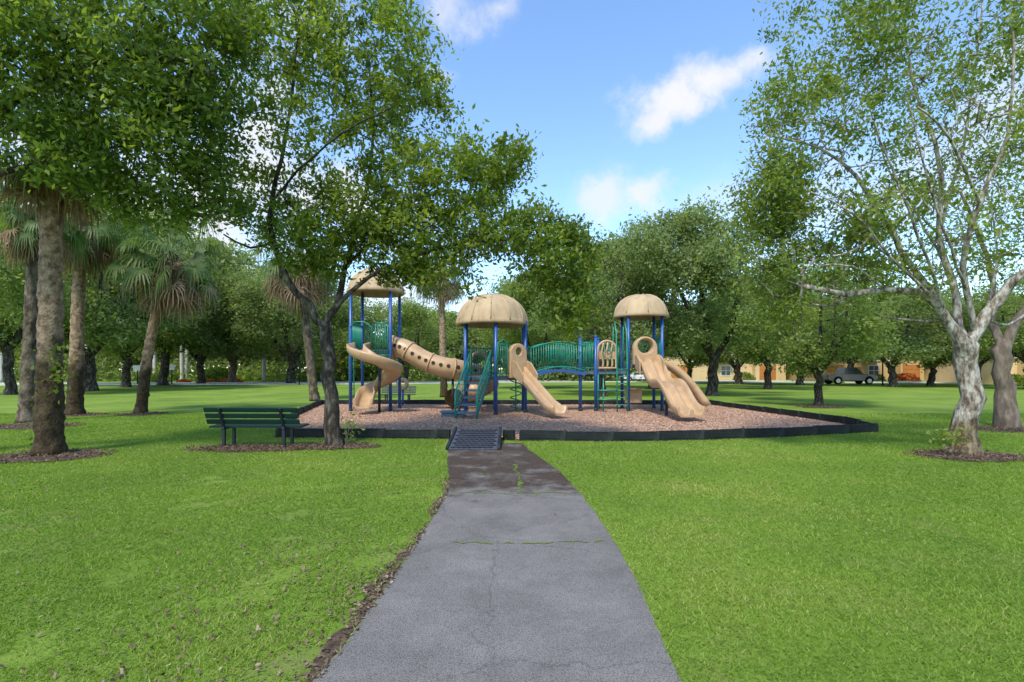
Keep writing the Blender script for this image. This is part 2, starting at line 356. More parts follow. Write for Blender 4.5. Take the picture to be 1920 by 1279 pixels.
play = [(-5.6,12.25), (-1.75,12.0), (.05,11.75), (2.27,11.55), (4.4,11.8), (6.5,12.35), (9.45,13.3), (9.9,15.2), (9.6,19.5), (9.2,23.8), (-9.0,24.2), (-7.6,18.0)]
mb = MB(); mb.add([(x, y, .012) for x, y in play], [list(range(len(play)))])
tag(mb.build('play_area_mulch', M['mulch']), kind='structure')
def inpoly(x, y, poly):
    c = np.zeros(len(x), bool); n = len(poly); j = n-1
    for i in range(n):
        xi, yi = poly[i]; xj, yj = poly[j]
        c ^= ((yi > y) != (yj > y)) & (x < (xj-xi)*(y-yi)/(yj-yi+1e-12)+xi); j = i
    return c
rs = np.random.default_rng(3)
def flakes(x, y, z, L0, W0, rs, tilt=.35):
    N = len(x); a = rs.uniform(0, 2*PI, N)
    d = np.stack([np.cos(a), np.sin(a), rs.normal(0, tilt, N)], 1); s = np.stack([-np.sin(a), np.cos(a), rs.normal(0, tilt, N)], 1)
    Ls = (L0*rs.uniform(.5, 1.4, N))[:, None]; Ws = (W0*rs.uniform(.5, 1.4, N))[:, None]
    c = np.stack([x, y, z], 1)
    return np.stack([c-d*Ls-s*Ws*.5, c+d*Ls*.4-s*Ws, c+d*Ls+s*Ws*.3, c-d*Ls*.5+s*Ws], 1)
N = 190000; x = rs.uniform(-9.2, 10, N); y = 11.5+13*rs.uniform(0, 1, N)**1.5; k = inpoly(x, y, play); x, y = x[k], y[k]
o = raw_mesh('wood_chips', flakes(x, y, .022+.012*rs.random(len(x)), .030, .012, rs, .2), 4, np.clip(rs.normal(.5, .2, len(x)), 0, 1), M['chip'])
tag(o, 'pinkish tan wood chips covering the play area', 'wood chips', kind='stuff')

BEDS = [(G(92,856), 1.0, .7), (G(627,838), .85, .45), (G(470,842), 1.2, .48), (G(1815,856), .95, .6), (G(1888,806), 1.0, .7), (G(50,800), 1.3, .9), (G(140,779), 1.0, .7), (G(264,777), .8, .7), (G(1535,763), .9, .8)]
for c, rx, ry in BEDS:
    mb = MB(); pts = []
    for j in range(60):
        a = 2*PI*j/60; q = 1+.3*mn.noise(Vector((math.cos(a)*1.6, math.sin(a)*1.6, c.x)))+.16*mn.noise(Vector((math.cos(a)*6, math.sin(a)*6, c.x)))
        pts.append((c.x+rx*q*math.cos(a), c.y+ry*q*math.sin(a), .014 if rx != 1.2 else .020))
    mb.add(pts, [list(range(60))]); tag(mb.build('mulch_bed', M['soil']), kind='structure')

def in_beds(x, y, s=1.0):
    k = np.zeros(len(x), bool)
    for c, rx, ry in BEDS: k |= ((x-c.x)/(rx*s))**2+((y-c.y)/(ry*s))**2 < 1
    return k
N = 850000
y = 1.6+17.5*rs.random(N)**1.25; x = rs.uniform(-1, 1, N)*(y*1.06+1.2)
k = ~((x > interp(pathL, y)+.01) & (x < interp(pathR, y)-.01) & (y < 11.5)) & ~inpoly(x, y, [(p[0]*1.01, p[1]) for p in play]) & ~in_beds(x, y, .9)
k &= ~((x > -1.5) & (x < 0) & (y > 10) & (y < 12.3))
x, y = x[k], y[k]
def fbm(x, y, f, seed):
    r_ = np.random.default_rng(seed); o_ = np.zeros(len(x))
    for k_ in range(14):
        ff = f*2.1**r_.uniform(0, 3); th = r_.uniform(0, 2*PI); o_ += np.sin(ff*(x*np.cos(th)+y*np.sin(th))+r_.uniform(0, 6.28))*(f/ff)**.5
    return o_/2.2
pat = fbm(x, y, 2.0, 1); pat2 = fbm(x, y, .45, 2); dl = interp(pathL, y)-x
bare = (dl > 0) & (dl < .06+.10*pat+.08*(y < 4.5)) & (y < 7) & (rs.random(len(x)) < .8)
pb = fbm(x, y, 2.4, 5)+.9*np.exp(-np.clip(dl, 0, 9)/.7)*(dl > 0)*(y < 5)
bare |= (x < -.9) & (y < 8) & (pb > .95) & (rs.random(len(x)) < .78)
k = ~bare; x, y, pat, pat2 = x[k], y[k], pat[k], pat2[k]; N = len(x)
h = rs.uniform(.008, .028, N)*(1+.2*np.clip(pat, -1, 1))*(1+y*.02); wd = (.0020+.0007*y)*rs.uniform(.6, 1.3, N)
a = rs.uniform(0, 2*PI, N); lean = rs.normal(0, .9, (N, 2))*h[:, None]
b0 = np.stack([x-np.cos(a)*wd, y-np.sin(a)*wd, np.full(N, .001)], 1); b1 = np.stack([x+np.cos(a)*wd, y+np.sin(a)*wd, np.full(N, .001)], 1)
tp = np.stack([x+lean[:, 0], y+lean[:, 1], h], 1)
o = raw_mesh('grass', np.stack([b0, b1, tp], 1), 3, np.clip(.44+.13*pat+.16*pat2+.06*(x > 0)+rs.normal(0, .2, N)+(rs.random(N) < .06)*.5, 0, 1), M['blade'])
tag(o, 'short green lawn grass on both sides of the path', 'grass', kind='stuff')
mb = MB(); vs = []
for yy in np.linspace(1.5, 7.2, 160):
    l = interp(pathL, yy); wv = .02+.15*(mn.noise(Vector((2, yy*1.4, 0)))+.2)+.08*mn.noise(Vector((7, yy*7, 0)))+(.05 if yy < 4.6 else 0); wv = max(.0, wv*min(1, (7.4-yy)))
    vs += [(l-wv, yy, .004), (l+.04, yy, .004)]
mb.add(vs, [(2*i, 2*i+1, 2*i+3, 2*i+2) for i in range(159)]); tag(mb.build('soil_strip', M['soil']), kind='structure')
N = 1900; yy = 2.0+6*rs.random(N)**1.2; xx = interp(pathL, yy)-np.abs(rs.normal(0, .08, N))*np.where(yy < 4.6, 2.2, .6)-.0+.02
kk = (np.sin(yy*2.1)+np.sin(yy*5.3+1)+rs.normal(0, .8, N)) > -.2; xx, yy = xx[kk], yy[kk]
N2 = 1500; y2 = 2.2+13*rs.random(N2)**1.1; x2 = rs.uniform(-1, .15, N2)*(y2*1.05+.5)
x2b = rs.uniform(-1, 1, 260)*12; y2b = 2.5+12*rs.random(260)
N3 = 900; x3 = -5.3+rs.normal(0, 1.2, N3); y3 = 10.4+rs.normal(0, .6, N3)
x4 = rs.normal(-1.7, .5, 600); y4 = rs.uniform(2.4, 4.8, 600)
X = np.concatenate([xx, x2, x2b, x3, x4]); Y = np.concatenate([yy, y2, y2b, y3, y4])
on = (X > interp(pathL, Y)+.03) & (X < interp(pathR, Y)) & (rs.random(len(X)) > .04)
X, Y = X[~on], Y[~on]
Z = np.where((X > interp(pathL, Y)) & (X < interp(pathR, Y)), .013, .016+.012*rs.random(len(X)))
o = raw_mesh('fallen_leaves', flakes(X, Y, Z, .014, .009, rs, .35), 4, np.clip(rs.normal(.4, .25, len(X)), 0, 1), M['litter'])
tag(o, 'dry brown leaves scattered over the left lawn and path edge', 'leaves', kind='stuff')
xb = []; yb = []
for c, rx, ry in BEDS:
    n = 1300; q = np.sqrt(rs.random(n))*1.15; a = rs.uniform(0, 2*PI, n); xb.append(c.x+rx*q*np.cos(a)); yb.append(c.y+ry*q*np.sin(a))
xb = np.concatenate(xb); yb = np.concatenate(yb)
o = raw_mesh('bark_mulch', flakes(xb, yb, .03+.02*rs.random(len(xb)), .024, .010, rs, .4), 4, rs.random(len(xb))*.6, M['litter'])
tag(o, 'dark brown bark mulch strewn round the tree trunks', 'mulch', kind='stuff')

def ribbon(pts, w0, z0, z1):
    mb = MB(); L_ = []; R_ = []
    n = len(pts)
    for i, p in enumerate(pts):
        p = Vector((p[0], p[1], 0)); a = Vector((*pts[max(i-1,0)], 0)); b = Vector((*pts[min(i+1,n-1)], 0)); t = (b-a).normalized(); s = Vector((-t.y, t.x, 0))
        L_.append(p-s*w0); R_.append(p+s*w0)
    vs = []
    for l, r in zip(L_, R_): vs += [(l.x, l.y, z0), (r.x, r.y, z0), (l.x, l.y, z1), (r.x, r.y, z1)]
    fs = []
    for i in range(n-1):
        a = 4*i; fs += [(a+2, a+3, a+7, a+6), (a, a+2, a+6, a+4), (a+1, a+5, a+7, a+3)]
    mb.add(vs, fs); return mb
rd = [(-140,56), (-60,58), (-20,63), (10,75), (35,74), (60,68), (100,58), (160,50)]
def off(pts, d):
    out = []
    for i, p in enumerate(pts):
        a = Vector((*pts[max(i-1,0)], 0)); b = Vector((*pts[min(i+1,len(pts)-1)], 0)); t = (b-a).normalized(); out.append((p[0]-t.y*d, p[1]+t.x*d))
    return out
tag(ribbon(rd, 3.4, -.1, .012).build('road', M['road']), kind='structure')
tag(ribbon(off(rd, -3.65), .22, -.1, .13).build('kerb', M['curb']), kind='structure')
tag(ribbon(off(rd, 3.65), .22, -.1, .13).build('kerb', M['curb']), kind='structure')
tag(ribbon(off(rd, 6.5), 1.0, -.1, .03).build('pavement', M['curb']), kind='structure')

# ---------------------------------------------------------------- border timbers, ramp
def timber(p0, p1, label, proto=[None]):
    p0 = Vector((*p0, 0)); p1 = Vector((*p1, 0)); d = p1-p0; Ln = d.length
    if proto[0] is None:
        mb = MB(); mb.box((0, 0, .105), (1.16, .10, .21)); mb.box((0, 0, .222), (1.12, .07, .024)); mb.box((0, -.056, .11), (.9, .012, .11)); mb.box((0, .056, .11), (.9, .012, .11))
        mb.lathe([(.0, 0), (.07, 0), (.07, .205), (.05, .24), (0, .245)], (.59, 0, 0), 10)
        o = mb.build('border_timber', M['border'], bevel=.012); proto[0] = o
    else:
        o = proto[0].copy(); C.objects.link(o)
    o.location = (p0+p1)/2; o.location.z = random.uniform(-.02, .008); o.rotation_euler = (random.uniform(-.03,.03), random.uniform(-.012,.012), math.atan2(d.y, d.x)+random.uniform(-.015,.015)); o.scale = (Ln/1.2, 1, 1)
    tag(o, label, 'border', 'black border timbers round the play area')
def run(pts, label):
    for a, b in zip(pts[:-1], pts[1:]):
        a = Vector(a); b = Vector(b); n = max(1, round((b-a).length/1.22))
        for i in range(n): timber(a.lerp(b, i/n), a.lerp(b, (i+1)/n), label)
run([(-5.6,12.25), (-1.75,12.0), (-1.45,11.95)], 'black plastic border timber in the front row between the bench and the ramp')
run([(-.2,11.85), (.05,11.75)], 'short black border timber right beside the ramp')
run([(.15,11.7), (2.27,11.55), (4.4,11.8), (6.5,12.35), (9.45,13.3)], 'black plastic border timber in the front row right of the ramp')
run([(9.45,13.3), (9.9,15.2), (9.6,19.5), (9.2,23.8)], 'black plastic border timber along the right edge of the play area')
run([(9.2,23.8), (-9.0,24.2)], 'black plastic border timber along the far edge of the play area')
run([(-9.0,24.2), (-7.6,18.0), (-5.6,12.25)], 'black plastic border timber along the left edge of the play area')
rp = empty('access_ramp', (-.79, 10.35, 0), 'dark blue grey ribbed ramp at the end of the path', 'ramp')
mb = MB(); y0, y1 = 10.3, 11.95; x0, x1 = -1.28, -.3
mb.add([(x0,y0,.012),(x1,y0,.012),(x1,y1,.012),(x0,y1,.012),(x0,y0,.03),(x1,y0,.03),(x1,y1,.24),(x0,y1,.24)], [(0,3,2,1),(4,5,6,7),(0,1,5,4),(1,2,6,5),(2,3,7,6),(3,0,4,7)])
mb.build('ramp_plate', M['ramp'], rp)
mb = MB()
for i in range(10):
    for j in range(8):
        yy = y0+.08+(y1-y0-.12)*i/9.6; xx = x0+.09+(x1-x0-.16)*(j+.5*(i % 2))/7.6; zz = .03+.21*(yy-y0)/(y1-y0)
        mb.box((xx, yy, zz+.006), (.085, .085, .012), M=Matrix.Rotation(.127, 3, 'X') @ Matrix.Rotation(PI/4, 3, 'Z'))
mb.build('tread_pattern', M['border'], rp)
for xx in (x0-.03, x1+.03):
    mb = MB(); mb.add([(xx-.03,y0,.012),(xx+.03,y0,.012),(xx+.03,y1,.012),(xx-.03,y1,.012),(xx-.03,y0,.06),(xx+.03,y0,.06),(xx+.03,y1,.3),(xx-.03,y1,.3)], [(0,3,2,1),(4,5,6,7),(0,1,5,4),(1,2,6,5),(2,3,7,6),(3,0,4,7)])
    mb.build('side_rail', M['border'], rp, bevel=.008)

# ---------------------------------------------------------------- benches
def bench(x, y, Ln, label, rz=0):
    b = empty('park_bench', (x, y, 0), label, 'bench', 'dark green slatted park benches')
    mb = MB()
    for i in range(4): mb.box((x, y+.12+.115*i, .44-.006*(3-i)), (Ln, .095, .035))
    mb.build('seat', M['slat'], b, bevel=.006)
    mb = MB()
    for i in range(3):
        z = .54+.125*i; mb.box((x, y+.02-.05*i, z), (Ln, .035, .105), M=Matrix.Rotation(R(22), 3, 'X'))
    mb.build('backrest', M['slat'], b, bevel=.006)
    for sx in (-1, 1):
        lx = x+sx*Ln*.325
        mb = MB(); mb.bar((lx, y+.05, 0), (lx, y+.05, .42), .06, .06); mb.bar((lx, y+.42, 0), (lx, y+.42, .42), .06, .06); mb.bar((lx, y+.0, .40), (lx, y+.5, .40), .06, .05)
        mb.bar((lx, y+.06, .38), (lx, y-.13, .83), .055, .045); mb.box((lx, y+.05, .012), (.12, .14, .024)); mb.box((lx, y+.42, .012), (.12, .14, .024))
        mb.build('leg', M['iron'], b, bevel=.006)
    b.rotation_euler = (0, 0, rz)
    return b
bench(-5.38, 10.62, 1.95, 'dark green slatted bench on black legs, left of the dark trunk, seen from behind', R(-1.5))
bench(-5.6, 25.3, 1.7, 'small distant green bench behind the tall left tower of the play structure', R(180))

# ---------------------------------------------------------------- play structure
ps = empty('play_structure', (0, 20, 0), 'large playground structure with tan domes and slides, blue posts and green railings', 'playground')
def post(x, y, z1, z0=0, r=.063):
    mb = MB(); mb.tube([(x, y, z0), (x, y, z1)], r, 16); mb.lathe([(0, z1+.03), (r*.7, z1+.025), (r*1.12, z1), (r*1.12, z1-.05), (r, z1-.05)], (x, y, 0), 16)
    p = mb.build('post', M['blue'], ps)
    mb = MB(); mb.lathe([(r*1.02, .0), (r*1.28, .02), (r*1.28, .09), (r*1.02, .12)], (x, y, z0), 14); mb.build('post_collar', M['iron'], p)
def deck(pts, z):
    MB().prism(pts, z-.14, z).build('deck', M['deck'], ps, bevel=.01)
def railing(p0, p1, z0, z1, step=.105, r=.016, name='railing', z0b=None, z1b=None, m='green'):
    z0b = z0 if z0b is None else z0b; z1b = z1 if z1b is None else z1b
    a = Vector((*p0, 0)); b = Vector((*p1, 0)); n = max(2, round((b-a).length/step)); mb = MB()
    A = lambda t, z, zb: a.lerp(b, t)+Vector((0, 0, z+(zb-z)*t))
    mb.tube([A(.03, z1, z1b), A(.97, z1, z1b)], .026, 8); mb.tube([A(.03, z0, z0b), A(.97, z0, z0b)], .026, 8)
    for i in range(n+1):
        t = .03+.94*i/n; mb.tube([A(t, z0, z0b), A(t, z1, z1b)], r, 6)
    return mb.build(name, M[m], ps)
def dome(cx, cy, z, r, h, sides=8):
    mod = lambda a: 1+.035*abs(math.cos(a*sides/2))-.02
    prof = [(r*.93, -.06), (r*1.0, -.06), (r*1.02, 0), (r*1.0, .08)]
    for i in range(1, 11):
        a = PI/2*i/10; prof.append((r*.97*math.cos(a)**.85 if i < 10 else .001, .08+(h-.08)*math.sin(a)))
    mb = MB(); mb.lathe(prof, (cx, cy, z), 64, mod)
    d = mb.build('dome_roof', M['dome'], ps)
    mb = MB(); mb.lathe([(r*.93, -.06)]+[(r*.91*math.cos(PI/2*i/8)+.001, .02+(h-.12)*math.sin(PI/2*i/8)) for i in range(9)], (cx, cy, z), 32)
    mb.build('dome_lining', M['dome'], d)
    for k in range(sides):
        a = 2*PI*k/sides; pts = []
        for i in range(0, 10):
            b = PI/2*i/10; q = r*(1.015 if i == 0 else .985)*math.cos(b)**.85
            pts.append((cx+q*math.cos(a), cy+q*math.sin(a), z+.06+(h-.06)*math.sin(b)))
        MB().tube(pts, .03, 6).build('dome_rib', M['dome'], d)
UP = [(-.33,.26), (-.35,.2), (-.31,.04), (-.2,-.05), (.2,-.05), (.31,.04), (.35,.2), (.33,.26), (.28,.26), (.25,.08), (.16,.0), (-.16,.0), (-.25,.08), (-.28,.26)]
TL = [(-6.3,20.0), (-4.75,20.0), (-4.7,21.4), (-6.25,21.4)]
for x, y in TL: post(x, y, 4.85)
deck([(x*1.0+(.05 if x < -5.5 else -.05), y+(.05 if y < 20.7 else -.05)) for x, y in TL], 2.4)
dome(-5.5, 20.7, 4.75, 1.12, .95, 6)
railing((-6.3,20.0), (-6.25,21.4), 2.45, 3.45); railing((-5.35,20.0), (-4.75,20.0), 2.2, 3.45); railing((-6.25,21.4), (-4.7,21.4), 2.45, 3.4)
mb = MB(); mb.tube([(-6.3,19.95,3.3), (-6.1,19.9,3.5), (-5.75,19.88,3.5), (-5.45,19.9,3.3), (-5.42,19.95,2.5)], .024, 8); mb.build('hand_loop', M['green'], ps)
pts = [(-5.85,20.05,2.42), (-5.85,19.8,2.38)]
for i in range(34):
    t = i/33; th = R(185+355*t); rad = .85-.40*min(1, t*1.6)
    pts.append((-5.0+rad*math.cos(th), 19.25+rad*math.sin(th), 2.3-1.72*t))
e = Vector(pts[-1])
pts += [e+Vector((.02,-.35,-.17)), e+Vector((.08,-.7,-.28)), e+Vector((.12,-1.0,-.30))]
s = MB().sweep([(a*1.0, b*1.15) for a, b in UP], pts).build('spiral_slide', M['tan'], ps)
MB().tube([(-5.0,19.3,0), (-5.0,19.3,2.0)], .05, 10).build('slide_support', M['iron'], s)
mb = MB()
mb.tube([(-6.45,20.3,0), (-6.45,20.3,3.4)], .022, 8); mb.tube([(-6.45,20.9,0), (-6.45,20.9,3.4)], .022, 8)
for i in range(8): mb.tube([(-6.45,20.3,.3+.28*i), (-6.45,20.9,.3+.28*i)], .016, 6)
mb.build('ladder', M['green'], ps)
def cat(pts, n=8):
    pts = [Vector(p) for p in pts]; out = []
    for i in range(len(pts)-1):
        p0 = pts[max(i-1,0)]; p1 = pts[i]; p2 = pts[i+1]; p3 = pts[min(i+2,len(pts)-1)]
        for k in range(n):
            t = k/n; out.append(.5*((2*p1)+(p2-p0)*t+(2*p0-5*p1+4*p2-p3)*t*t+(3*p1-p0-3*p2+p3)*t*t*t))
    out.append(pts[-1]); return out
tp = cat([(-4.75,20.7,2.55), (-4.3,20.6,2.45), (-3.6,20.5,2.05), (-2.9,20.45,1.78), (-2.2,20.6,1.65), (-1.5,21.3,1.45), (-1.0,22.2,1.15), (-1.3,23.0,.85), (-2.0,23.0,.6), (-2.4,22.3,.48), (-2.45,21.6,.45)], 8)
ts = MB().tube(tp, .4, 24, caps=False).build('tube_slide', M['tan'], ps)
for i in range(0, len(tp)-1, 10):
    t = (tp[i+1]-tp[i]).normalized(); MB().tube([tp[i]-t*.03, tp[i]+t*.03], .435, 24).build('flange', M['tan'], ts)
for i in list(range(4, 44, 3)):
    p = tp[i]; t = (tp[i+1]-tp[i-1]).normalized(); sdv = t.cross(Vector((0,0,1))).normalized()
    if sdv.y > 0: sdv = -sdv
    nrm = (sdv+Vector((0,0,.18))).normalized(); MB().tube([p+nrm*.35, p+nrm*.412], .075, 12).build('porthole', M['hole'], ts)
MB().tube([tp[0]-Vector((.12,0,0)), tp[0]+Vector((.02,0,0))], .48, 24, caps=False).build('tube_entrance', M['tan'], ts)
for q in (30, 64): MB().tube([(tp[q].x, tp[q].y, 0), (tp[q].x, tp[q].y, tp[q].z-.38)], .05, 10).build('slide_support', M['iron'], ts)
# --- middle tower
DM = 1.4
TM = [(-.58,18.4), (-1.72,18.9), (-1.8,20.2), (-.7,20.9), (.45,20.4), (.5,19.2)]
for x, y in TM: post(x, y, 3.45)
deck([(x*.96-.02, 19.65+(y-19.65)*.96) for x, y in TM], DM)
dome(-.76, 19.6, 3.38, 1.36, 1.12, 12)
sa = Vector((-1.50, 16.75, 0)); sb_ = Vector((-1.12, 18.55, DM)); hd = Vector((sb_.x-sa.x, sb_.y-sa.y, 0)).normalized(); sdv = Vector((hd.y, -hd.x, 0)); rz = math.atan2(hd.y, hd.x)
mb = MB()
for i in range(6):
    p = sa.lerp(sb_, (i+.5)/6); p.z = DM/6*(i+1)-.02; mb.box(p, (.27, .66, .07), rz=rz)
for s in (-1, 1): mb.bar(sa+sdv*.34*s+Vector((0,0,.08)), sb_+sdv*.34*s, .03, .16)
st = mb.build('stair', M['deck'], ps, bevel=.006)
for s in (-1, 1):
    mb = MB(); a = sa+sdv*.37*s; b = sb_+sdv*.37*s
    mb.tube([a, a+Vector((0,0,.85)), a.lerp(b,.05)+Vector((0,0,.92)), b+Vector((0,0,.92)), b], .03, 8)
    mb.tube([a+Vector((0,0,.32)), b+Vector((0,0,.2))], .022, 8)
    for i in range(1, 12):
        t = i/12; q = a.lerp(b, t); mb.tube([q+Vector((0,0,.3-.1*t)), q+Vector((0,0,.92))], .014, 6)
    mb.build('handrail', M['green'], ps)
mb = MB(); mb.box((-2.0, 17.6, .2), (.9, .5, .06)); mb.box((-2.0, 17.6, .09), (.8, .4, .17)); mb.build('step_platform', M['deck'], ps, bevel=.01)
railing((-.58,18.4), (-.08,18.75), DM+.1, 2.55); railing((-1.8,20.2), (-.7,20.9), DM+.1, 2.5); railing((-1.72,18.9), (-1.8,20.2), DM+.1, 2.5)
mb = MB(); mb.tube([(-.58,18.3,DM), (-.5,18.28,2.6), (-.3,18.4,2.72), (-.2,18.5,2.6), (-.2,18.55,DM)], .024, 8); mb.build('hand_loop', M['green'], ps)
def hood(c, dirv, wd, ht, hole, dp=.3):
    # moulded slide entrance: domed slab facing along d, pierced by an oval opening
    c = Vector(c); d = Vector((*dirv, 0)).normalized(); s = Vector((d.y, -d.x, 0)); n = 48; hx, hz, hc = hole; mb = MB()
    def outer(a, k=1.0):
        ca, sa_ = math.cos(a), math.sin(a); zc = ht-wd
        if sa_ >= 0: return (wd*k*ca, zc+wd*k*sa_)
        q = min(1/max(abs(ca), 1e-6), (zc/wd)/max(abs(sa_), 1e-6)); return (wd*k*ca*q, zc+wd*sa_*q)
    inner = lambda a, k=1.0: (hx*k*math.cos(a), hc+hz*k*math.sin(a))
    rings = [(inner, 1.0, -dp/2), (inner, 1.12, dp*.35), (inner, 1.25, dp/2), (outer, .93, dp/2), (outer, 1.0, dp*.3), (outer, 1.0, -dp/2)]
    vs = []
    for fn, k, b in rings:
        for j in range(n):
            u, v = fn(2*PI*j/n, k); vs.append(c+s*u+Vector((0,0,v))+d*b)
    m_ = len(rings)
    mb.add(vs, [(i*n+j, i*n+(j+1)%n, ((i+1)%m_)*n+(j+1)%n, ((i+1)%m_)*n+j) for i in range(m_) for j in range(n)], False)
    return mb.build('slide_hood', M['tan'], ps, bevel=.012)
sl0 = Vector((.22, 18.85, DM+.12)); sl1 = Vector((1.42, 16.95, .2)); dv = (sl1-sl0); dh = (dv.x, dv.y)
hood(sl0+Vector((-.02,.04,-.2)), dh, .37, 1.28, (.11,.13,.98), dp=.22)
pts = [sl0-Vector((dv.x,dv.y,0))*.05, sl0]
for i in range(1, 17):
    t = i/16; p = sl0.lerp(sl1, t); p.z = sl0.z-(sl0.z-sl1.z)*(t*1.08 if t < .8 else .864+(t-.8)*.68); pts.append(p)
pts.append(pts[-1]+Vector((dv.x,dv.y,0)).normalized()*.3)
MB().sweep([(a*.85, b*.95) for a, b in UP], pts).build('straight_slide', M['tan'], ps)
def wing(q, V5, thick):
    mb = MB(); mb.add([q+v for v in V5]+[q+v+thick for v in V5], [(0,1,2,3,4),(5,6,7,8,9),(0,1,6,5),(1,2,7,6),(2,3,8,7),(3,4,9,8),(4,0,5,9)]); mb.build('slide_wing', M['tan'], ps, bevel=.02)
d = Vector((*dh, 0)).normalized(); s = Vector((d.y, -d.x, 0)); Z = lambda z: Vector((0,0,z))
for k in (-1, 1): wing(sl0+s*.29*k+d*.12, [Z(-.1), Z(.45), d*.28+Z(.38), d*.7+Z(-.05), d*.65+Z(-.42)], s*.05*k)
mb = MB(); pts = [(.15+.22*math.cos(a*.6), 19.9+.22*math.sin(a*.6), .05+a*.032) for a in range(0, 40)]
mb.tube(pts, .022, 6); mb.tube([(.15,19.9,0), (.15,19.9,1.3)], .025, 8); mb.build('coil_climber', M['green'], ps)
mb = MB(); pts = [(-1.35+.35*math.cos(a), 21.1, 2.0+.35*math.sin(a)) for a in [2*PI*i/20 for i in range(21)]]; mb.tube(pts, .07, 8); mb.build('crawl_ring', M['tan'], ps)
# --- arched bridge
B0 = Vector((.6, 19.85, DM)); B1 = Vector((2.75, 20.35, 1.5)); bd = (B1-B0); bs = Vector((-bd.y, bd.x, 0)).normalized()
arc = lambda t: B0.lerp(B1, t)+Vector((0, 0, .2*math.sin(PI*t)))
mb = MB(); mb.sweep([(-.5,-.1), (.5,-.1), (.5,.0), (-.5,.0)], [arc(i/14) for i in range(15)], sm=False)
br = mb.build('bridge_deck', M['blue'], ps)
for s in (-1, 1):
    mb = MB(); top = [arc(i/16)+bs*.52*s+Vector((0,0,1.05)) for i in range(17)]; lo = [arc(i/16)+bs*.52*s+Vector((0,0,.1)) for i in range(17)]
    mb.tube(top, .028, 8); mb.tube(lo, .024, 8)
    for i in range(23):
        t = i/22; q = arc(t)+bs*.52*s; mb.tube([q+Vector((0,0,.1)), q+Vector((0,0,1.05))], .015, 6)
    mb.build('bridge_railing', M['green'], ps)
for x, y in [(2.68,20.05), (3.28,20.05), (2.85,21.4), (3.6,21.4)]: post(x, y, 2.95)
deck([(2.7,20.1), (4.5,20.1), (4.5,21.4), (2.7,21.4)], 1.6)
railing((2.85,21.4), (4.5,21.4), 1.7, 2.7)
railing((2.72,20.05), (3.25,20.05), 1.7, 2.7)
pn = MB(); c = Vector((3.72, 20.05, 1.7)); pts = []
for i in range(25):
    a = PI*i/24; pts.append(c+Vector((-.36*math.cos(a), 0, .7+.36*math.sin(a))))
pts = [c+Vector((-.36,0,0))]+pts+[c+Vector((.36,0,0)), c+Vector((-.36,0,0))]
pn.tube(pts, .05, 8)
for k in (-.18, 0, .18): pn.tube([c+Vector((k+.03*math.sin(i*.9), 0, 1.0*i/9)) for i in range(10)], .04, 8)
pn.box(c+Vector((0,.03,.5)), (.66, .02, .3))
pp = pn.build('play_panel', M['tan'], ps)
mb = MB(); mb.tube([c+Vector((.16*math.cos(a), -.08, .55+.16*math.sin(a))) for a in [2*PI*i/16 for i in range(17)]], .018, 6); mb.build('steering_wheel', M['green'], pp)
# --- right tower
DR = 1.85
TR = [(4.55,20.0), (5.88,20.05), (5.93,21.4), (4.6,21.4)]
for x, y in TR: post(x, y, 3.85)
deck([(4.58,20.05), (5.84,20.08), (5.88,21.35), (4.62,21.35)], DR)
dome(5.22, 20.7, 3.78, 1.08, .88, 8)
railing((4.6,21.4), (5.93,21.4), DR+.1, 2.9); railing((5.88,20.05), (5.93,21.4), DR+.1, 2.9)
mb = MB()
for xx in (4.02, 4.42):
    mb.tube([(xx,19.55,0), (xx,19.6,1.5), (xx,19.75,3.1), (xx,20.0,3.45), (xx,20.35,3.4), (xx,20.4,1.6)], .026, 8)
for i in range(6): mb.tube(cat([(4.02,19.56,.3+.27*i), (4.2,19.42,.3+.27*i), (4.42,19.56,.3+.27*i)], 4), .018, 6)
mb.build('ladder', M['green'], ps)
mb = MB()
for k in range(2):
    mb.tube(cat([(3.35,19.9,.5+.35*k), (3.3,19.55,.5+.35*k), (3.65,19.4,.5+.35*k), (4.0,19.55,.5+.35*k)], 5), .024, 8)
mb.tube([(3.35,19.9,0), (3.35,19.9,1.45)], .026, 8); mb.tube([(3.48,19.5,0), (3.48,19.5,1.3)], .026, 8); mb.build('loop_climber', M['green'], ps)
hood((5.15,19.85,DR-.05), (0,-1), .47, 1.12, (.26,.25,.74), dp=.30)
for k in (-1, 1): wing(Vector((5.18+.42*k, 19.65, DR)), [Z(-.15), Z(.38), Vector((0,-.3,.32)), Vector((0,-.75,.1)), Vector((0,-.75,-.4))], Vector((.05*k,0,0)))
UW = [(-.56,.27), (-.58,.2), (-.54,.03), (-.42,-.06), (.42,-.06), (.54,.03), (.58,.2), (.56,.27), (.50,.27), (.47,.1), (.38,.0), (.12,.0), (.06,.18), (-.06,.18), (-.12,.0), (-.38,.0), (-.47,.1), (-.50,.27)]
pts = []
for i in range(41):
    t = i/40; z = DR+.05-1.68*t+.21*math.sin(2*PI*2*t)*(1-t*.5)
    if t > .88: z = max(z, .22)
    pts.append((5.15+.38*t, 20.0-4.25*t, z))
sdl = MB().sweep([(a*.78, b) for a, b in UW], pts).build('double_wave_slide', M['tan'], ps)
mb = MB(); mb.bar((5.4,17.9,0), (5.4,17.9,.85), .08, .08); mb.build('slide_support', M['iron'], sdl)
mb = MB(); pts = []
for i in range(13):
    t = i/12; pts.append((6.0+1.75*t, 20.9-.3*t, 1.9-1.7*t**1.3+.15*math.sin(PI*t)))
mb.sweep([(-.55,-.1), (.55,-.1), (.6,.16), (.52,.16), (.45,0), (-.45,0), (-.52,.16), (-.6,.16)], pts)
cw = mb.build('climbing_wall', M['tan'], ps)
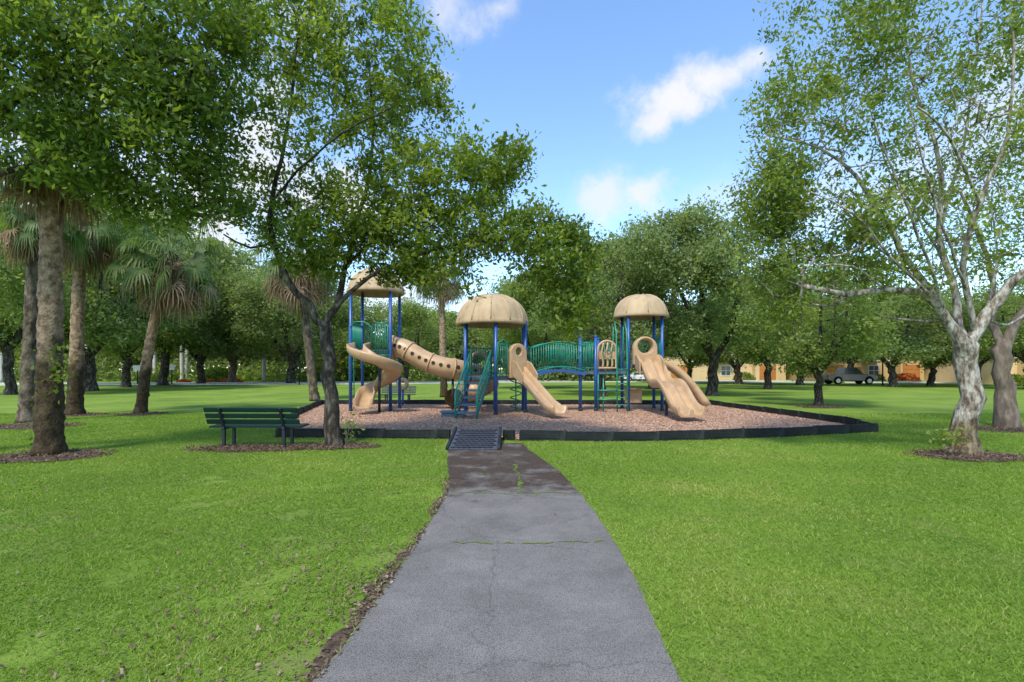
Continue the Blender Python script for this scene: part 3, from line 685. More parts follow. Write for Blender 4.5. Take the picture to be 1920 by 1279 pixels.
for i in range(5):
    p = Vector(pts[2+2*i]); MB().tube([p+Vector((0,-.45,.06)), p+Vector((0,.45,.06))], .05, 8).build('foothold', M['tan'], cw)
mb = MB(); mb.box((4.95,20.9,.55), (.7,.06,.55)); mb.box((4.95,20.75,.86), (.8,.35,.05)); mb.build('counter_panel', M['tan'], ps, bevel=.02)
tk = empty('talk_tube', (-4.95, 23.2, 0), 'tan ring shaped talk tube on a short post behind the tall left tower', 'playground toy')
MB().tube([(-4.95,23.2,0), (-4.95,23.2,.8)], .05, 10).build('post', M['blue'], tk)
MB().tube([(-4.95+.2*math.cos(a), 23.15, 1.0+.2*math.sin(a)) for a in [2*PI*i/20 for i in range(21)]], .09, 10, caps=False).build('ring', M['tan'], tk)

# ---------------------------------------------------------------- trees
def unit(v): return v/np.linalg.norm(v, axis=1, keepdims=True)
def leaves(cen, L0, W0, rnd, rs, name, m, parent, up=.7, out=None):
    N = len(cen); d = rs.normal(size=(N, 3)); d[:, 2] -= .25; d = unit(d)
    nr = rs.normal(size=(N, 3)); nr[:, 2] += up; s = unit(np.cross(d, nr)); nr2 = np.cross(s, d)
    q = rs.uniform(.6, 1.4, N)[:, None]; Ls = d*L0/2*q; Ws = s*W0/2*q
    V = np.stack([cen-Ls, cen+Ws+Ls*.15-nr2*W0*.15, cen+Ls, cen-Ws+Ls*.15-nr2*W0*.15], 1)
    return raw_mesh(name, V, 4, np.clip(rnd, 0, 1), m, parent)
def grow(limbs, attr, step, wig, rs, minz=0):
    MAXN = 60000; A = np.zeros((MAXN, 3)); par = np.full(MAXN, -1); fr = np.zeros(MAXN); n = 0
    for li, Lm in enumerate(limbs):
        pts = [Vector(p[0]) for p in Lm]; rr = [p[1] for p in Lm]
        if li == 0: pr = -1
        else:
            pr = int(np.argmin(np.linalg.norm(A[:n]-np.array(pts[0]), axis=1))); pts[0] = Vector(A[pr])
        for i in range(len(pts)-1):
            p0 = pts[max(i-1,0)]; p1 = pts[i]; p2 = pts[i+1]; p3 = pts[min(i+2,len(pts)-1)]
            k = max(2, int((p2-p1).length/step))
            for j in range(k+1 if i == len(pts)-2 else k):
                if i == 0 and j == 0 and li > 0: continue
                t = j/k; q = .5*((2*p1)+(p2-p0)*t+(2*p0-5*p1+4*p2-p3)*t*t+(3*p1-p0-3*p2+p3)*t*t*t)
                r = rr[i]+(rr[i+1]-rr[i])*t
                if li or i: q = q+Vector(rs.normal(0, 1, 3))*min(.04, r*.45)
                A[n] = q; par[n] = pr; fr[n] = r; pr = n; n += 1
    nl = n
    dist = np.array([np.min(np.linalg.norm(A[:nl]-a, axis=1)) for a in attr]) if len(attr) else np.zeros(0)
    tips = []
    for ai in np.argsort(dist):
        a = attr[ai]; dd = np.linalg.norm(A[:n]-a, axis=1)+(A[:n, 2] < minz)*50; j = int(np.argmin(dd)); p = A[j].copy(); dl = np.linalg.norm(a-p)
        k = max(1, int(math.ceil(dl/step))); bend = rs.normal(0, wig, 3)*dl; bend[2] += .10*dl; pr = j
        for i in range(1, k+1):
            t = i/k; q = p+(a-p)*t+bend*math.sin(PI*t)
            if n >= MAXN: break
            A[n] = q; par[n] = pr; pr = n; n += 1
        tips.append(pr)
    return A[:n], par[:n], fr[:n], tips, nl
def tree_mesh(A, par, fr, tips, nl, tip, ex, m, parent, lump=.12, cull=0):
    n = len(A); cnt = np.zeros(n)
    for t in tips: cnt[t] += 1
    for i in range(n-1, -1, -1):
        cnt[i] = max(cnt[i], 1)
        if par[i] >= 0: cnt[par[i]] += cnt[i]
    r = np.maximum(tip*cnt**ex, fr); r[:nl] = np.maximum(fr[:nl], .01)
    ch = [[] for _ in range(n)]
    for i in range(n):
        if par[i] >= 0:
            if i >= nl or par[i] >= nl: r[i] = min(r[i], r[par[i]]*.85)
            ch[par[i]].append(i)
    mb = MB(); stack = [(0, -1)]
    while stack:
        s, p = stack.pop(); chain = []; rad = []
        if p >= 0: chain.append(A[p]); rad.append(min(r[s], r[p]))
        cur = s
        while True:
            chain.append(A[cur]); rad.append(r[cur])
            if not ch[cur]: break
            c = sorted(ch[cur], key=lambda q: -(r[q]+(1 if (q < nl and q == cur+1) else 0)))
            for o_ in c[1:]: stack.append((o_, cur))
            cur = c[0]
        if len(chain) < 2: continue
        mr = max(rad)
        if mr < cull: continue
        mb.tube(chain, rad, 20 if mr > .12 else 8 if mr > .04 else 4 if mr > .015 else 3, caps=False, lump=lump if mr > .04 else 0, lf=2.5)
    return mb.build('trunk', m, parent, fix=False)
def sample_blobs(blobs, n, rs, shell=.35):
    ws = np.array([b[2] for b in blobs], float); ws /= ws.sum(); out = []
    for i in rs.choice(len(blobs), n, p=ws):
        c, rad, _ = blobs[i]; d = rs.normal(size=3); d /= np.linalg.norm(d); q = (shell+(1-shell)*rs.random())**.6 if rs.random() < .7 else rs.random()**.5
        out.append(np.array(c)+d*np.array(rad)*q)
    return np.array(out)
def make_tree(name, label, cat_, base, limbs, blobs, nattr, per, sig, L0, W0, bark, leaf, seed, group=None, step=.35, wig=.08, tip=.006, ex=.5, minz=2.0, bare=0, cull=0, lump=.12, dark=0):
    rs = np.random.default_rng(seed)
    t = empty(name, base, label, cat_, group)
    attr = sample_blobs(blobs, nattr, rs)
    A, par, fr, tips, nl = grow(limbs, attr, step, wig, rs, minz)
    tree_mesh(A, par, fr, tips, nl, tip, ex, bark, t, lump, cull)
    tp_ = A[np.array(tips)]
    if bare:
        # whole sprays are bare, not single twigs: keep tips by a smooth field
        f = np.sin(tp_[:, 0]*2.7+seed)*np.sin(tp_[:, 1]*2.3+1)+np.sin(tp_[:, 2]*3.1+2)*np.cos(tp_[:, 0]*1.9)+rs.normal(0, .45, len(tp_))
        tp_ = tp_[f > np.quantile(f, bare)]
    crn = rs.normal(.45, .16, len(tp_))+.10*np.sin(tp_[:, 0]*1.3)*np.cos(tp_[:, 1]*1.1+tp_[:, 2])
    num = np.maximum(3, rs.poisson(per, len(tp_))*rs.uniform(.4, 1.6, len(tp_))).astype(int)
    cen = np.repeat(tp_, num, 0); rn = np.repeat(crn, num)
    sg = np.repeat(sig*rs.uniform(.6, 1.4, len(tp_)), num)[:, None]
    cen = cen+rs.normal(size=cen.shape)*sg*np.array([1, 1, .75])
    k = cen[:, 2] > .9
    cen, rn = cen[k], rn[k]
    leaves(cen, L0, W0, rn+rs.normal(0, .17, len(cen)), rs, 'crown', leaf, t)
    return t
def LB(lst, Y=None):
    return [(P(a, b, c), d) for a, b, c, d in lst]
def BL(px, py, Y, rx, ry, rY, w=1):
    return (tuple(P(px, py, Y)), (rx/F*Y, rY, ry/F*Y), w)

# front dark-trunk tree beside the bench
Y0 = 11.0; b0 = G(627, 836)
limbs = [LB([(627,840,Y0,.23), (626,800,Y0,.17), (620,740,Y0,.145), (613,670,Y0,.135), (606,615,Y0,.135)]),
  LB([(606,615,Y0,.09), (575,575,Y0-.1,.078), (540,520,Y0-.2,.066), (512,455,Y0-.3,.058), (508,380,Y0-.3,.048), (528,300,Y0-.4,.040), (545,190,Y0-.5,.03), (560,60,Y0-.7,.018)]),
  LB([(606,615,Y0,.095), (628,575,Y0+.1,.08), (650,500,Y0+.3,.06), (676,400,Y0+.5,.045), (700,270,Y0+.5,.032), (690,100,Y0+.5,.018)]),
  LB([(628,575,Y0,.055), (690,520,Y0-.2,.044), (780,480,Y0-.4,.034), (880,455,Y0-.4,.025), (990,450,Y0-.4,.016), (1070,470,Y0-.4,.01)]),
  LB([(650,500,Y0+.3,.04), (730,420,Y0+.8,.032), (830,340,Y0+1,.023), (930,300,Y0+1,.013)]),
  LB([(512,455,Y0-.3,.032), (470,465,Y0-.6,.024), (420,440,Y0-1,.014)]),
  LB([(508,380,Y0-.3,.03), (560,320,Y0-1,.024), (640,250,Y0-1.6,.018), (740,200,Y0-2,.012)])]
blobs = [BL(540,90,Y0,120,140,2.0,2.6), BL(690,110,Y0,140,150,2.2,3.0), BL(560,-60,Y0,220,100,2.2,2.2), BL(620,290,Y0,160,80,1.8,1.8), BL(820,340,Y0,130,75,1.6,2.4), BL(930,300,Y0,75,45,1.0,.9), BL(930,425,Y0,110,62,1.4,2.0),
         BL(1050,490,Y0-.2,85,75,1.0,2.0), BL(790,450,Y0,140,60,1.3,2.3), BL(600,445,Y0,95,75,1.4,2.6), BL(760,505,Y0,70,28,.8,.9), BL(1060,580,Y0-.2,55,60,.8,.9), BL(480,380,Y0,45,80,.9,.6), BL(760,190,Y0,90,80,1.2,1.1), BL(690,400,Y0,90,50,1.2,1.4), BL(850,530,Y0-.2,80,25,.7,.4)]
make_tree('olive_tree', 'leafy tree with dark forked trunk rising from the mulch beside the green bench', 'tree', b0, limbs, blobs, 1150, 50, .155, .118, .052, M['barkd'], M['leafa'], 11, tip=.0042, minz=2.6)

# right pale tree
Y0 = 9.9; b0 = G(1805, 852)
limbs = [LB([(1802,858,Y0,.34), (1806,835,Y0,.235), (1812,780,Y0,.19), (1818,715,Y0,.18), (1815,650,Y0,.19)]),
  LB([(1815,660,Y0,.12), (1775,600,Y0-.1,.095), (1725,548,Y0-.2,.074), (1660,545,Y0-.3,.058), (1590,548,Y0-.4,.048), (1505,538,Y0-.5,.040)]),
  LB([(1775,600,Y0-.1,.072), (1715,500,Y0-.1,.060), (1650,400,Y0,.046), (1605,330,Y0,.034), (1540,280,Y0,.024), (1440,255,Y0,.013)]),
  LB([(1815,650,Y0,.09), (1792,560,Y0+.3,.072), (1765,440,Y0+.5,.054), (1762,300,Y0+.6,.038), (1710,150,Y0+.6,.027), (1690,0,Y0+.6,.015)]),
  LB([(1820,650,Y0,.12), (1850,590,Y0-.1,.105), (1905,530,Y0-.3,.09), (1990,430,Y0-.5,.06), (2080,280,Y0-.6,.03)]),
  LB([(1810,620,Y0,.06), (1805,500,Y0-.4,.048), (1835,380,Y0-.8,.038), (1890,250,Y0-1,.028), (1900,60,Y0-1,.016)]),
  LB([(1765,440,Y0+.5,.04), (1800,300,Y0+1,.032), (1830,120,Y0+1.3,.024), (1850,-80,Y0+1.5,.013)]),
  LB([(1745,615,Y0,.03), (1690,600,Y0+.4,.026), (1640,590,Y0+.8,.014)]),
  LB([(1650,400,Y0,.028), (1620,460,Y0-.8,.022), (1560,480,Y0-1.2,.012)]),
  LB([(1725,520,Y0,.03), (1650,470,Y0+.5,.024), (1570,430,Y0+.9,.017), (1480,420,Y0+1.1,.01)]),
  LB([(1780,520,Y0+.3,.035), (1720,400,Y0+1,.027), (1660,300,Y0+1.5,.02), (1620,160,Y0+1.7,.011)]),
  LB([(1660,545,Y0-.3,.025), (1600,500,Y0-.9,.018), (1530,500,Y0-1.3,.01)]),
  LB([(1850,590,Y0,.035), (1870,470,Y0+.8,.027), (1850,360,Y0+1.3,.018), (1800,200,Y0+1.8,.011)]),
  LB([(1790,600,Y0,.035), (1735,480,Y0-.7,.027), (1690,360,Y0-1.1,.02), (1640,230,Y0-1.3,.011)]),
  LB([(1715,500,Y0,.028), (1640,500,Y0+.9,.02), (1560,470,Y0+1.3,.014), (1470,480,Y0+1.5,.009)]),
  LB([(1740,560,Y0,.03), (1670,480,Y0-.9,.022), (1600,400,Y0-1.3,.015), (1520,360,Y0-1.5,.009)]),
  LB([(1790,560,Y0,.03), (1770,430,Y0-1,.022), (1730,300,Y0-1.4,.015), (1700,180,Y0-1.6,.009)]),
  LB([(1850,590,Y0,.04), (1890,610,Y0+.6,.03), (1960,560,Y0+1.0,.02)]),
  LB([(1835,380,Y0-.8,.028), (1780,260,Y0-1.5,.022), (1720,200,Y0-2,.013)])]
blobs = [BL(1500,250,Y0,100,110,1.4,3), BL(1560,120,Y0,110,100,1.8,2.8), BL(1700,60,Y0,170,100,2.2,2.8), BL(1860,80,Y0,120,120,2,2), BL(1700,260,Y0,150,120,2.0,2.0), BL(1450,370,Y0,65,75,1.1,1.8), BL(1540,420,Y0,110,70,1.5,2.2),
         BL(1860,330,Y0,110,140,1.8,1.4), BL(1680,430,Y0,120,80,1.6,1.5), BL(1455,490,Y0,60,70,.9,1.4), BL(1520,570,Y0,80,45,.9,.8), BL(1980,200,Y0,140,200,2.0,1.5), BL(1640,520,Y0,130,50,.9,.9), BL(1600,-60,Y0,250,80,1.8,1.2), BL(1790,480,Y0,100,70,1.1,.8)]
make_tree('olive_tree', 'sparse yellow green tree with thick pale multi limbed trunk, nearest on the right', 'tree', b0, limbs, blobs, 1750, 40, .145, .092, .042, M['barkp'], M['leafy'], 23, tip=.006, minz=2.2, bare=.42, lump=.25)
Y0 = 14.4; b0 = G(1888, 802)
limbs = [LB([(1888,806,Y0,.34), (1886,770,Y0,.24), (1882,700,Y0,.22), (1878,660,Y0,.22)]), LB([(1878,660,Y0,.14), (1910,600,Y0,.12), (1960,520,Y0,.09), (2000,380,Y0,.05)]),
         LB([(1878,660,Y0,.13), (1862,600,Y0+.3,.09), (1850,480,Y0+.5,.06), (1800,360,Y0+.5,.035)])]
blobs = [BL(1900,330,Y0,170,130,2.8,2), BL(2030,300,Y0,150,170,2.8,2), BL(1840,480,Y0,120,60,1.8,1), BL(1930,170,Y0,160,110,2.5,1)]
make_tree('olive_tree', 'thick trunked tree cut off by the right edge of the picture', 'tree', b0, limbs, blobs, 350, 34, .28, .12, .05, M['barkm'], M['leafa'], 31, tip=.008, minz=2.5, bare=.25, lump=.25)
Y0 = 8.6; b0 = (-11.5, 8.6, 0)
limbs = [[(Vector((-11.5,8.6,0)), .4), (Vector((-11.4,8.6,1.5)), .3), (Vector((-11.2,8.6,3.2)), .26)],
  LB([(-280,500,8.6,.2), (-150,350,8.6,.14), (0,200,8.6,.08), (150,130,8.4,.05), (300,100,8.2,.03), (400,140,8.2,.015)]),
  LB([(-150,350,8.6,.10), (-20,330,8.8,.06), (120,290,9,.035), (260,270,9.2,.02)]),
  LB([(-200,400,8.6,.1), (-250,200,8.4,.08), (-100,20,8.2,.05), (80,-60,8,.025)])]
blobs = [BL(60,50,8.6,140,120,2.0,3.0), BL(220,110,8.6,140,120,1.8,3.0), BL(340,80,8.8,100,100,1.5,2.2), BL(250,-30,8.6,180,90,1.8,2.0), BL(330,250,8.9,90,90,1.2,2.6), BL(170,290,8.9,110,80,1.3,1.9), BL(-100,150,8.6,160,200,2.0,2.2), BL(400,190,9,55,80,1.0,1.2), BL(40,190,8.6,110,60,1.5,1.3), BL(380,350,9.2,60,70,.9,1.2), BL(270,380,9.3,80,45,.7,1.0), BL(430,50,9.2,55,70,.9,.8)]
make_tree('oak_tree', 'dense dark green crown overhanging the top left corner above the palms', 'tree', b0, limbs, blobs, 1000, 42, .165, .11, .052, M['barkd'], M['leafd'], 41, tip=.004, minz=3.0)

def proto_tree(name, h, cr, th, nattr, per, L0, sig, seed, bark, leaf, label, tr=.28, cz=None, flat=.8):
    rs = np.random.default_rng(seed); base = Vector((0,0,0)); cz = cz or (h+th)/2+.1
    limbs = [[(Vector((0,0,0)), tr*1.5), (Vector((.02,0,.4)), tr*1.05), (Vector((.08,.05,th*.6)), tr*.95), (Vector((.1,.0,th)), tr*.95)]]
    for k in range(5):
        a = 2*PI*k/5+rs.uniform(-.4,.4); e = rs.uniform(.35, .8)
        p1 = Vector((.1+math.cos(a)*cr*.25, math.sin(a)*cr*.25, th+(h-th)*.22)); p2 = Vector((math.cos(a)*cr*.55*e*1.2, math.sin(a)*cr*.55*e*1.2, th+(h-th)*(.5+.15*(1-e))))
        limbs.append([(Vector((.1,0,th)), tr*.6), (p1, tr*.45), (p2, tr*.22)])
    blobs = []
    for k in range(22):
        d = rs.normal(size=3); d /= np.linalg.norm(d); d[2] = d[2]*.9
        rr = rs.uniform(.18, .40)*cr; hh = (h-th)/2
        blobs.append(((d[0]*cr*.82, d[1]*cr*.82, cz+d[2]*hh*.84), (rr, rr, rr*flat), rr**2))
    blobs.append(((0,0,cz), (cr*.5, cr*.5, (h-th)*.35), cr*cr*.12))
    return make_tree(name, label, 'tree', base, limbs, blobs, nattr, per, sig, L0, L0*.5, bark, leaf, seed, step=.6, tip=tr*.03, minz=th*.8, cull=.0)
used = {}
def place(pr, loc, rz, sc, label, group=None):
    if pr.name not in used:
        used[pr.name] = 1; pr.location = loc; pr.rotation_euler = (0,0,rz); pr.scale = sc; pr['label'] = label
        if group: pr['group'] = group
        return pr
    return copy_tree(pr, None, loc, rz, sc, label, group)
midA = proto_tree('oak_tree', 11.5, 4.5, 2.0, 680, 50, .20, .36, 51, M['barkd'], M['leafg'], 'x', tr=.27)
midB = proto_tree('oak_tree', 11.5, 4.3, 2.1, 620, 46, .20, .36, 57, M['barkd'], M['leafw'], 'x', tr=.22)
farA = proto_tree('oak_tree', 13, 6.2, 1.2, 500, 32, .42, .55, 61, M['barkm'], M['leafw'], 'x', tr=.3)
farB = proto_tree('oak_tree', 13, 6.2, 1.9, 500, 32, .42, .55, 67, M['barkm'], M['leafg'], 'x', tr=.35)
farC = proto_tree('oak_tree', 12, 6.8, 1.0, 500, 32, .42, .55, 71, M['barkm'], M['leafw'], 'x', tr=.3)
farD = proto_tree('oak_tree', 15, 5.2, 1.6, 480, 32, .42, .55, 77, M['barkm'], M['leafy'], 'x', tr=.28)
def at(px, Y): return ((px-960)/F*Y, Y, 0)
mids = [(midA, 1335, 33, 1.15, 1.12, 'large blue green oak with dark forked trunk behind the double slide'),
        (midA, 1128, 32, 1.0, 1.0, 'rounded blue green oak rising behind the bridge of the play structure'),
        (midB, 1535, 23.2, .78, .66, 'small leafy tree with slim straight trunk on the lawn right of the slides'),
        (midA, 1225, 45, 1.4, 1.25, 'oak partly hidden between the bridge tree and the double slide tree'),
        (midB, 1000, 46, 1.2, .95, 'oak hidden behind the middle tower of the play structure'),
        (midB, 1440, 44, 1.3, 1.05, 'oak behind the slim trunked lawn tree, left of the grey pickup'),
        (midB, 236, 50, 1.6, 1.35, 'oak standing on the far lawn behind the leaning palm'),
        (midA, 377, 58, 1.4, 1.2, 'oak with slender dark trunk left of the widest oak on the far lawn'),
        (midB, 20, 34, 1.3, 1.35, 'dark oak at the left edge behind the palm trunks'),
        (midA, 170, 40, 1.5, 1.3, 'oak whose crown fills the gap between the palm trunks and the leaning palm'),
        (midB, 305, 56, 2.0, 1.75, 'tallest oak on the far left lawn rising above the leaning palm'),
        (midA, 95, 54, 1.9, 1.85, 'tall oak far behind the near palm trunks'),
        (midA, 1675, 50, 1.25, .9, 'oak just right of the grey pickup in front of the cream houses'),
        (midB, 1745, 54, 1.4, .9, 'oak by the brown garage doors of the cream houses'),
        (midA, 1500, 56, 1.4, .9, 'oak just left of the grey pickup in front of the cream houses'),
        (midB, 1600, 72, 1.9, 1.25, 'broad oak rising behind the grey pickup'),
        (midA, 1385, 60, 1.5, .9, 'oak in front of the left end of the cream houses'),
        (midB, 1290, 66, 1.5, .95, 'oak screening the cream houses just left of the double slide tree'),
        (midA, 1830, 56, 1.4, .95, 'oak whose crown shows behind the limbs of the pale trunked tree'),
        (midB, 1930, 44, 1.2, .95, 'oak behind the tree at the right edge of the picture'),
        (midA, 545, 60, 1.7, 1.25, 'oak on the far lawn seen just left of the dark forked trunk'),
        (midB, 760, 66, 1.5, 1.0, 'oak on the far lawn seen through the gap right of the tall left tower')]
for pr, px, Y, sx, sz, lb in mids:
    place(pr, at(px, Y), random.uniform(0, 6.28), (sx, sx, sz), lb)
place(farB, at(435, 66), 1.0, (1.3, 1.3, 1.35), 'widest spreading oak on the far left lawn by the road')
k = 0
gl = 'oak in the belt of trees beyond the road on the left'; gr = 'oak in the belt of trees behind the cream houses on the right'; gm = 'oak in the distant belt behind the middle of the play structure'
for row, (Yr, dx) in enumerate([(86, 7.0), (102, 7.0)]):
    x = -120 if row == 0 else -135
    while x < 130:
        px = x/Yr*F+960
        if row == 0 and px > 1180: break
        lb = gl if px < 640 else (gm if px < 1200 else gr)
        hs_ = 1.6 if px < 580 else (1.05 if px < 1000 else 1.25)
        wv = random.uniform(.85, 1.5)
        place([farA, farB, farD, farC][k % 4], (x, Yr+random.uniform(-7, 6), 0), random.uniform(0, 6.28), (wv, wv, hs_*random.uniform(.62, 1.15)), lb, lb.replace('oak in the', 'oaks of the')); k += 1
        x += dx*random.uniform(.55, 1.35)
rsb = np.random.default_rng(5); N = 36000
x = rsb.uniform(-125, 40, N); y = 80+rsb.normal(0, 2.5, N)+np.where(x > 20, 14, 0); z = rsb.random(N)**1.2*(3.4+1.4*np.sin(x*.35)+1.0*np.sin(x*1.1))
o = leaves(np.stack([x, y, z], 1), .55, .35, rsb.normal(.4, .2, N), rsb, 'undergrowth', M['leafw'], None)
tag(o, 'thick green undergrowth along the foot of the distant wood', 'undergrowth', kind='stuff')
def shrub(loc, rx, ry, rz, m, n=900, L0=.28):
    t = empty('shrub', loc, 'x', 'shrub'); d = rsb.normal(size=(n, 3)); d = unit(d); d[:, 2] = np.abs(d[:, 2]); q = rsb.uniform(.6, 1.05, n)[:, None]
    leaves(np.array(loc)+d*q*np.array([rx, ry, rz]), L0, L0*.5, rsb.normal(.5, .2, n), rsb, 'foliage', m, t)
    MB().tube([loc, Vector(loc)+Vector((0,0,rz*.7))], .06, 6).build('stem', M['barkm'], t)
    return t
sh = shrub(Vector((0,0,0)), 1.6, 1.2, 1.3, M['leafa']); shr = shrub(Vector((0,0,0)), 1.0, .8, .9, M['flower'])
for px, Y, s, lb in [(405,70,1.6,'clipped round green shrub by the road right of the white palm trunks'), (300,70,1.1,'low green shrub by the road left of the white palm trunks'), (585,74,1.2,'green shrub by the road behind the dark forked trunk'), (1560,66,1.0,'green shrub beside the parked pickup'), (1395,82,1.1,'green shrub under the windows of the left cream house'), (1640,76,.9,'green shrub in front of the pale garage wall'), (1900,52,1.0,'green shrub at the foot of the house at the right edge')]:
    place(sh, at(px, Y), random.uniform(0,6), (s, s, s), lb)
for px, Y, s, lb in [(1697,76,1.3,'tall red leaved shrub in front of the cream houses'), (432,68.5,1.1,'red and orange flower clump at the right end of the far left bed'), (385,67.5,1.0,'red flower clump in the middle of the far left bed'), (345,66.5,.9,'red flower clump at the left of the far left bed')]:
    place(shr, at(px, Y), random.uniform(0,6), (s*1.6, s, s if px > 1000 else s*.6), lb)

# ---------------------------------------------------------------- palms
def fan(mb_list, hub, t, s, Rr, nl, rs, droop):
    V, N_ = mb_list
    up = s.cross(t); cf = rs.random()
    for j in range(nl):
        a = R(-115+230*j/(nl-1)); d = (t*math.cos(a)+s*math.sin(a)).normalized(); Ln = Rr*(.62+.38*math.cos(a/2))*rs.uniform(.7, 1.15)
        wv = d.cross(up).normalized()*(.018+.010*Rr)
        m1 = hub+d*Ln*.38; d2 = (d+Vector((0,0,-droop))).normalized(); m2 = m1+d2*Ln*.3; d3 = (d2+Vector((rs.uniform(-.35,.35),rs.uniform(-.35,.35),-droop*2.8))).normalized(); tip_ = m2+d3*Ln*.42
        V.append((hub-wv*.3, hub+wv*.3, m1+wv, m1-wv)); V.append((m1-wv, m1+wv, m2+wv*.6, m2-wv*.6)); V.append((m2-wv*.6, m2+wv*.6, tip_+wv*.1, tip_-wv*.1)); c = .55*cf+.45*rs.random(); N_ += [c, c, c]
def palm(name, label, base, top, r0, r1, mtrunk, CR, seed, nf=34, nd=26, group=None, boots=True, curve=.0):
    rs = random.Random(seed); base = Vector(base); top = Vector(top)
    t = empty(name, base, label, 'palm tree', group)
    pts = []; rr = []; n = 60
    for i in range(n+1):
        u = i/n; p = base.lerp(top, u)+Vector((curve*math.sin(PI*u), 0, 0)); pts.append(p)
        q = r1+(r0-r1)*(1-u)**2; q *= 1+.5*max(0, .05-u)/.05*.5; q *= 1+(.04 if i % 2 else -.03); rr.append(q)
    MB().tube(pts, rr, 22, caps=True, lump=.18, lf=5).build('trunk', mtrunk, t, fix=False)
    if boots:
        mb = MB()
        for i in range(60):
            u = 1-.15*rs.random()**.7; p = base.lerp(top, u); a = rs.uniform(0, 2*PI); d = Vector((math.cos(a), math.sin(a), 0)); q = p+d*r1*.8
            mb.bar(q+Vector((0,0,-.15)), q+d*rs.uniform(.12,.3)+Vector((0,0,rs.uniform(.1,.35))), .07, .04)
        mb.build('leaf_base', M['dead_solid'], t)
    V = []; Nn = []; Vd = []; Nd = []; pet = MB()
    for i in range(nf+nd):
        dead = i >= nf; a = rs.uniform(0, 2*PI) if dead else i*2.39996+rs.uniform(-.4,.4)
        e = R(rs.uniform(-84,-35)) if dead else R(82-135*((i+.5)/nf)**.85+rs.uniform(-10,10))
        d = Vector((math.cos(a)*math.cos(e), math.sin(a)*math.cos(e), math.sin(e))); st_ = top+Vector((math.cos(a), math.sin(a), 0))*r1*.6+Vector((0,0,-.1 if dead else .05))
        pl = CR*(rs.uniform(.2,.7) if dead else rs.uniform(.3,.65)); droop = 0.5 if dead else .5+.9*rs.random()
        mid = st_+d*pl*.6; d2 = (d+Vector((0,0,-.35))).normalized(); hub = mid+d2*pl*.5
        s = d2.cross(Vector((0,0,1))); s = s.normalized() if s.length > .05 else Vector((1,0,0))
        s = (Matrix.Rotation(rs.uniform(-1.1,1.1), 3, d2) @ s)
        fan((Vd, Nd) if dead else (V, Nn), hub, d2, s, CR*(.42 if dead else rs.uniform(.42,.58)), 13 if dead else 22, rs, droop*(1.8 if dead else 1))
        if not dead: pet.tube([st_, mid, hub], [.022, .016, .012], 4, caps=False)
    raw_mesh('crown', np.array([[tuple(q) for q in f] for f in V]), 4, np.clip(np.array(Nn), 0, 1), M['frond'], t)
    if nd: raw_mesh('dead_fronds', np.array([[tuple(q) for q in f] for f in Vd]), 4, np.array(Nd), M['dead'], t)
    pet.build('frond_stem', M['frond_solid'], t, fix=False)
    return t
gp = 'cabbage palms on the left lawn'
p1 = palm('palm_tree', 'nearest palm with thick mossy trunk at the left side', G(92,852), P(97,280,9.9), .23, .17, M['palmt'], 1.3, 1, nf=22, nd=40, group=gp)
palm('palm_tree', 'dark rough trunked palm just left of the nearest palm', G(52,792), P(66,400,15.8), .24, .16, M['palmd'], 1.5, 2, group=gp, nf=24, nd=40)
palm('palm_tree', 'slim grey palm just right of the nearest palm', G(140,778), P(152,415,18.5), .26, .17, M['palmt'], 2.0, 3, nf=26, nd=44, group=gp)
palm('palm_tree', 'palm with leaning trunk and full skirt of brown dead fronds', G(264,775), P(320,475,19.2), .20, .15, M['palmt'], 2.3, 4, nf=34, nd=80, group=gp, curve=-.15)
palm('palm_tree', 'palm with hanging brown fronds behind the dark forked trunk', at(590, 27), P(560,480,27), .24, .19, M['palmd'], 2.8, 5, nf=30, nd=80, group=gp)
palm('palm_tree', 'slender palm between the tall tower and the middle tower', at(833, 31), P(826,500,31), .22, .18, M['palmt'], 2.3, 6, nf=24, nd=50, group=gp)
q = p1; rv = np.random.default_rng(9); cen = []
for (px, py, w_, n_) in [(98,690,.15,120), (80,745,.10,40), (72,845,.12,60)]:
    c = np.array(P(px, py, 9.68)); cen.append(c+rv.normal(size=(n_, 3))*np.array([w_, .05, w_*1.6]))
cen = np.concatenate(cen); leaves(cen, .09, .055, rv.normal(.5, .2, len(cen)), rv, 'vine', M['leafa'], p1)
st1 = empty('root_shoots', G(1778,832), 'tuft of young green shoots at the foot of the pale trunk', 'shoots')
c = np.array(P(1778,818,9.6)); leaves(c+rv.normal(size=(130,3))*np.array([.12,.1,.09]), .09, .05, rv.normal(.7,.2,130), rv, 'foliage', M['leafy'], st1)
mb = MB()
for i in range(7): mb.tube([G(1785,838), Vector(c)+Vector(rv.normal(0,.1,3))], .005, 4)
mb.build('stem', M['barkm'], st1)
st2 = empty('root_shoots', G(650,838), 'tuft of young green shoots right of the dark forked trunk', 'shoots')
c = np.array(P(655,800,10.95)); leaves(c+rv.normal(size=(70,3))*np.array([.10,.1,.16]), .09, .04, rv.normal(.6,.2,70), rv, 'foliage', M['leafa'], st2)
mb = MB()
for i in range(5): mb.tube([G(648,838), Vector(c)+Vector(rv.normal(0,.1,3))], .005, 4)
mb.build('stem', M['barkm'], st2)
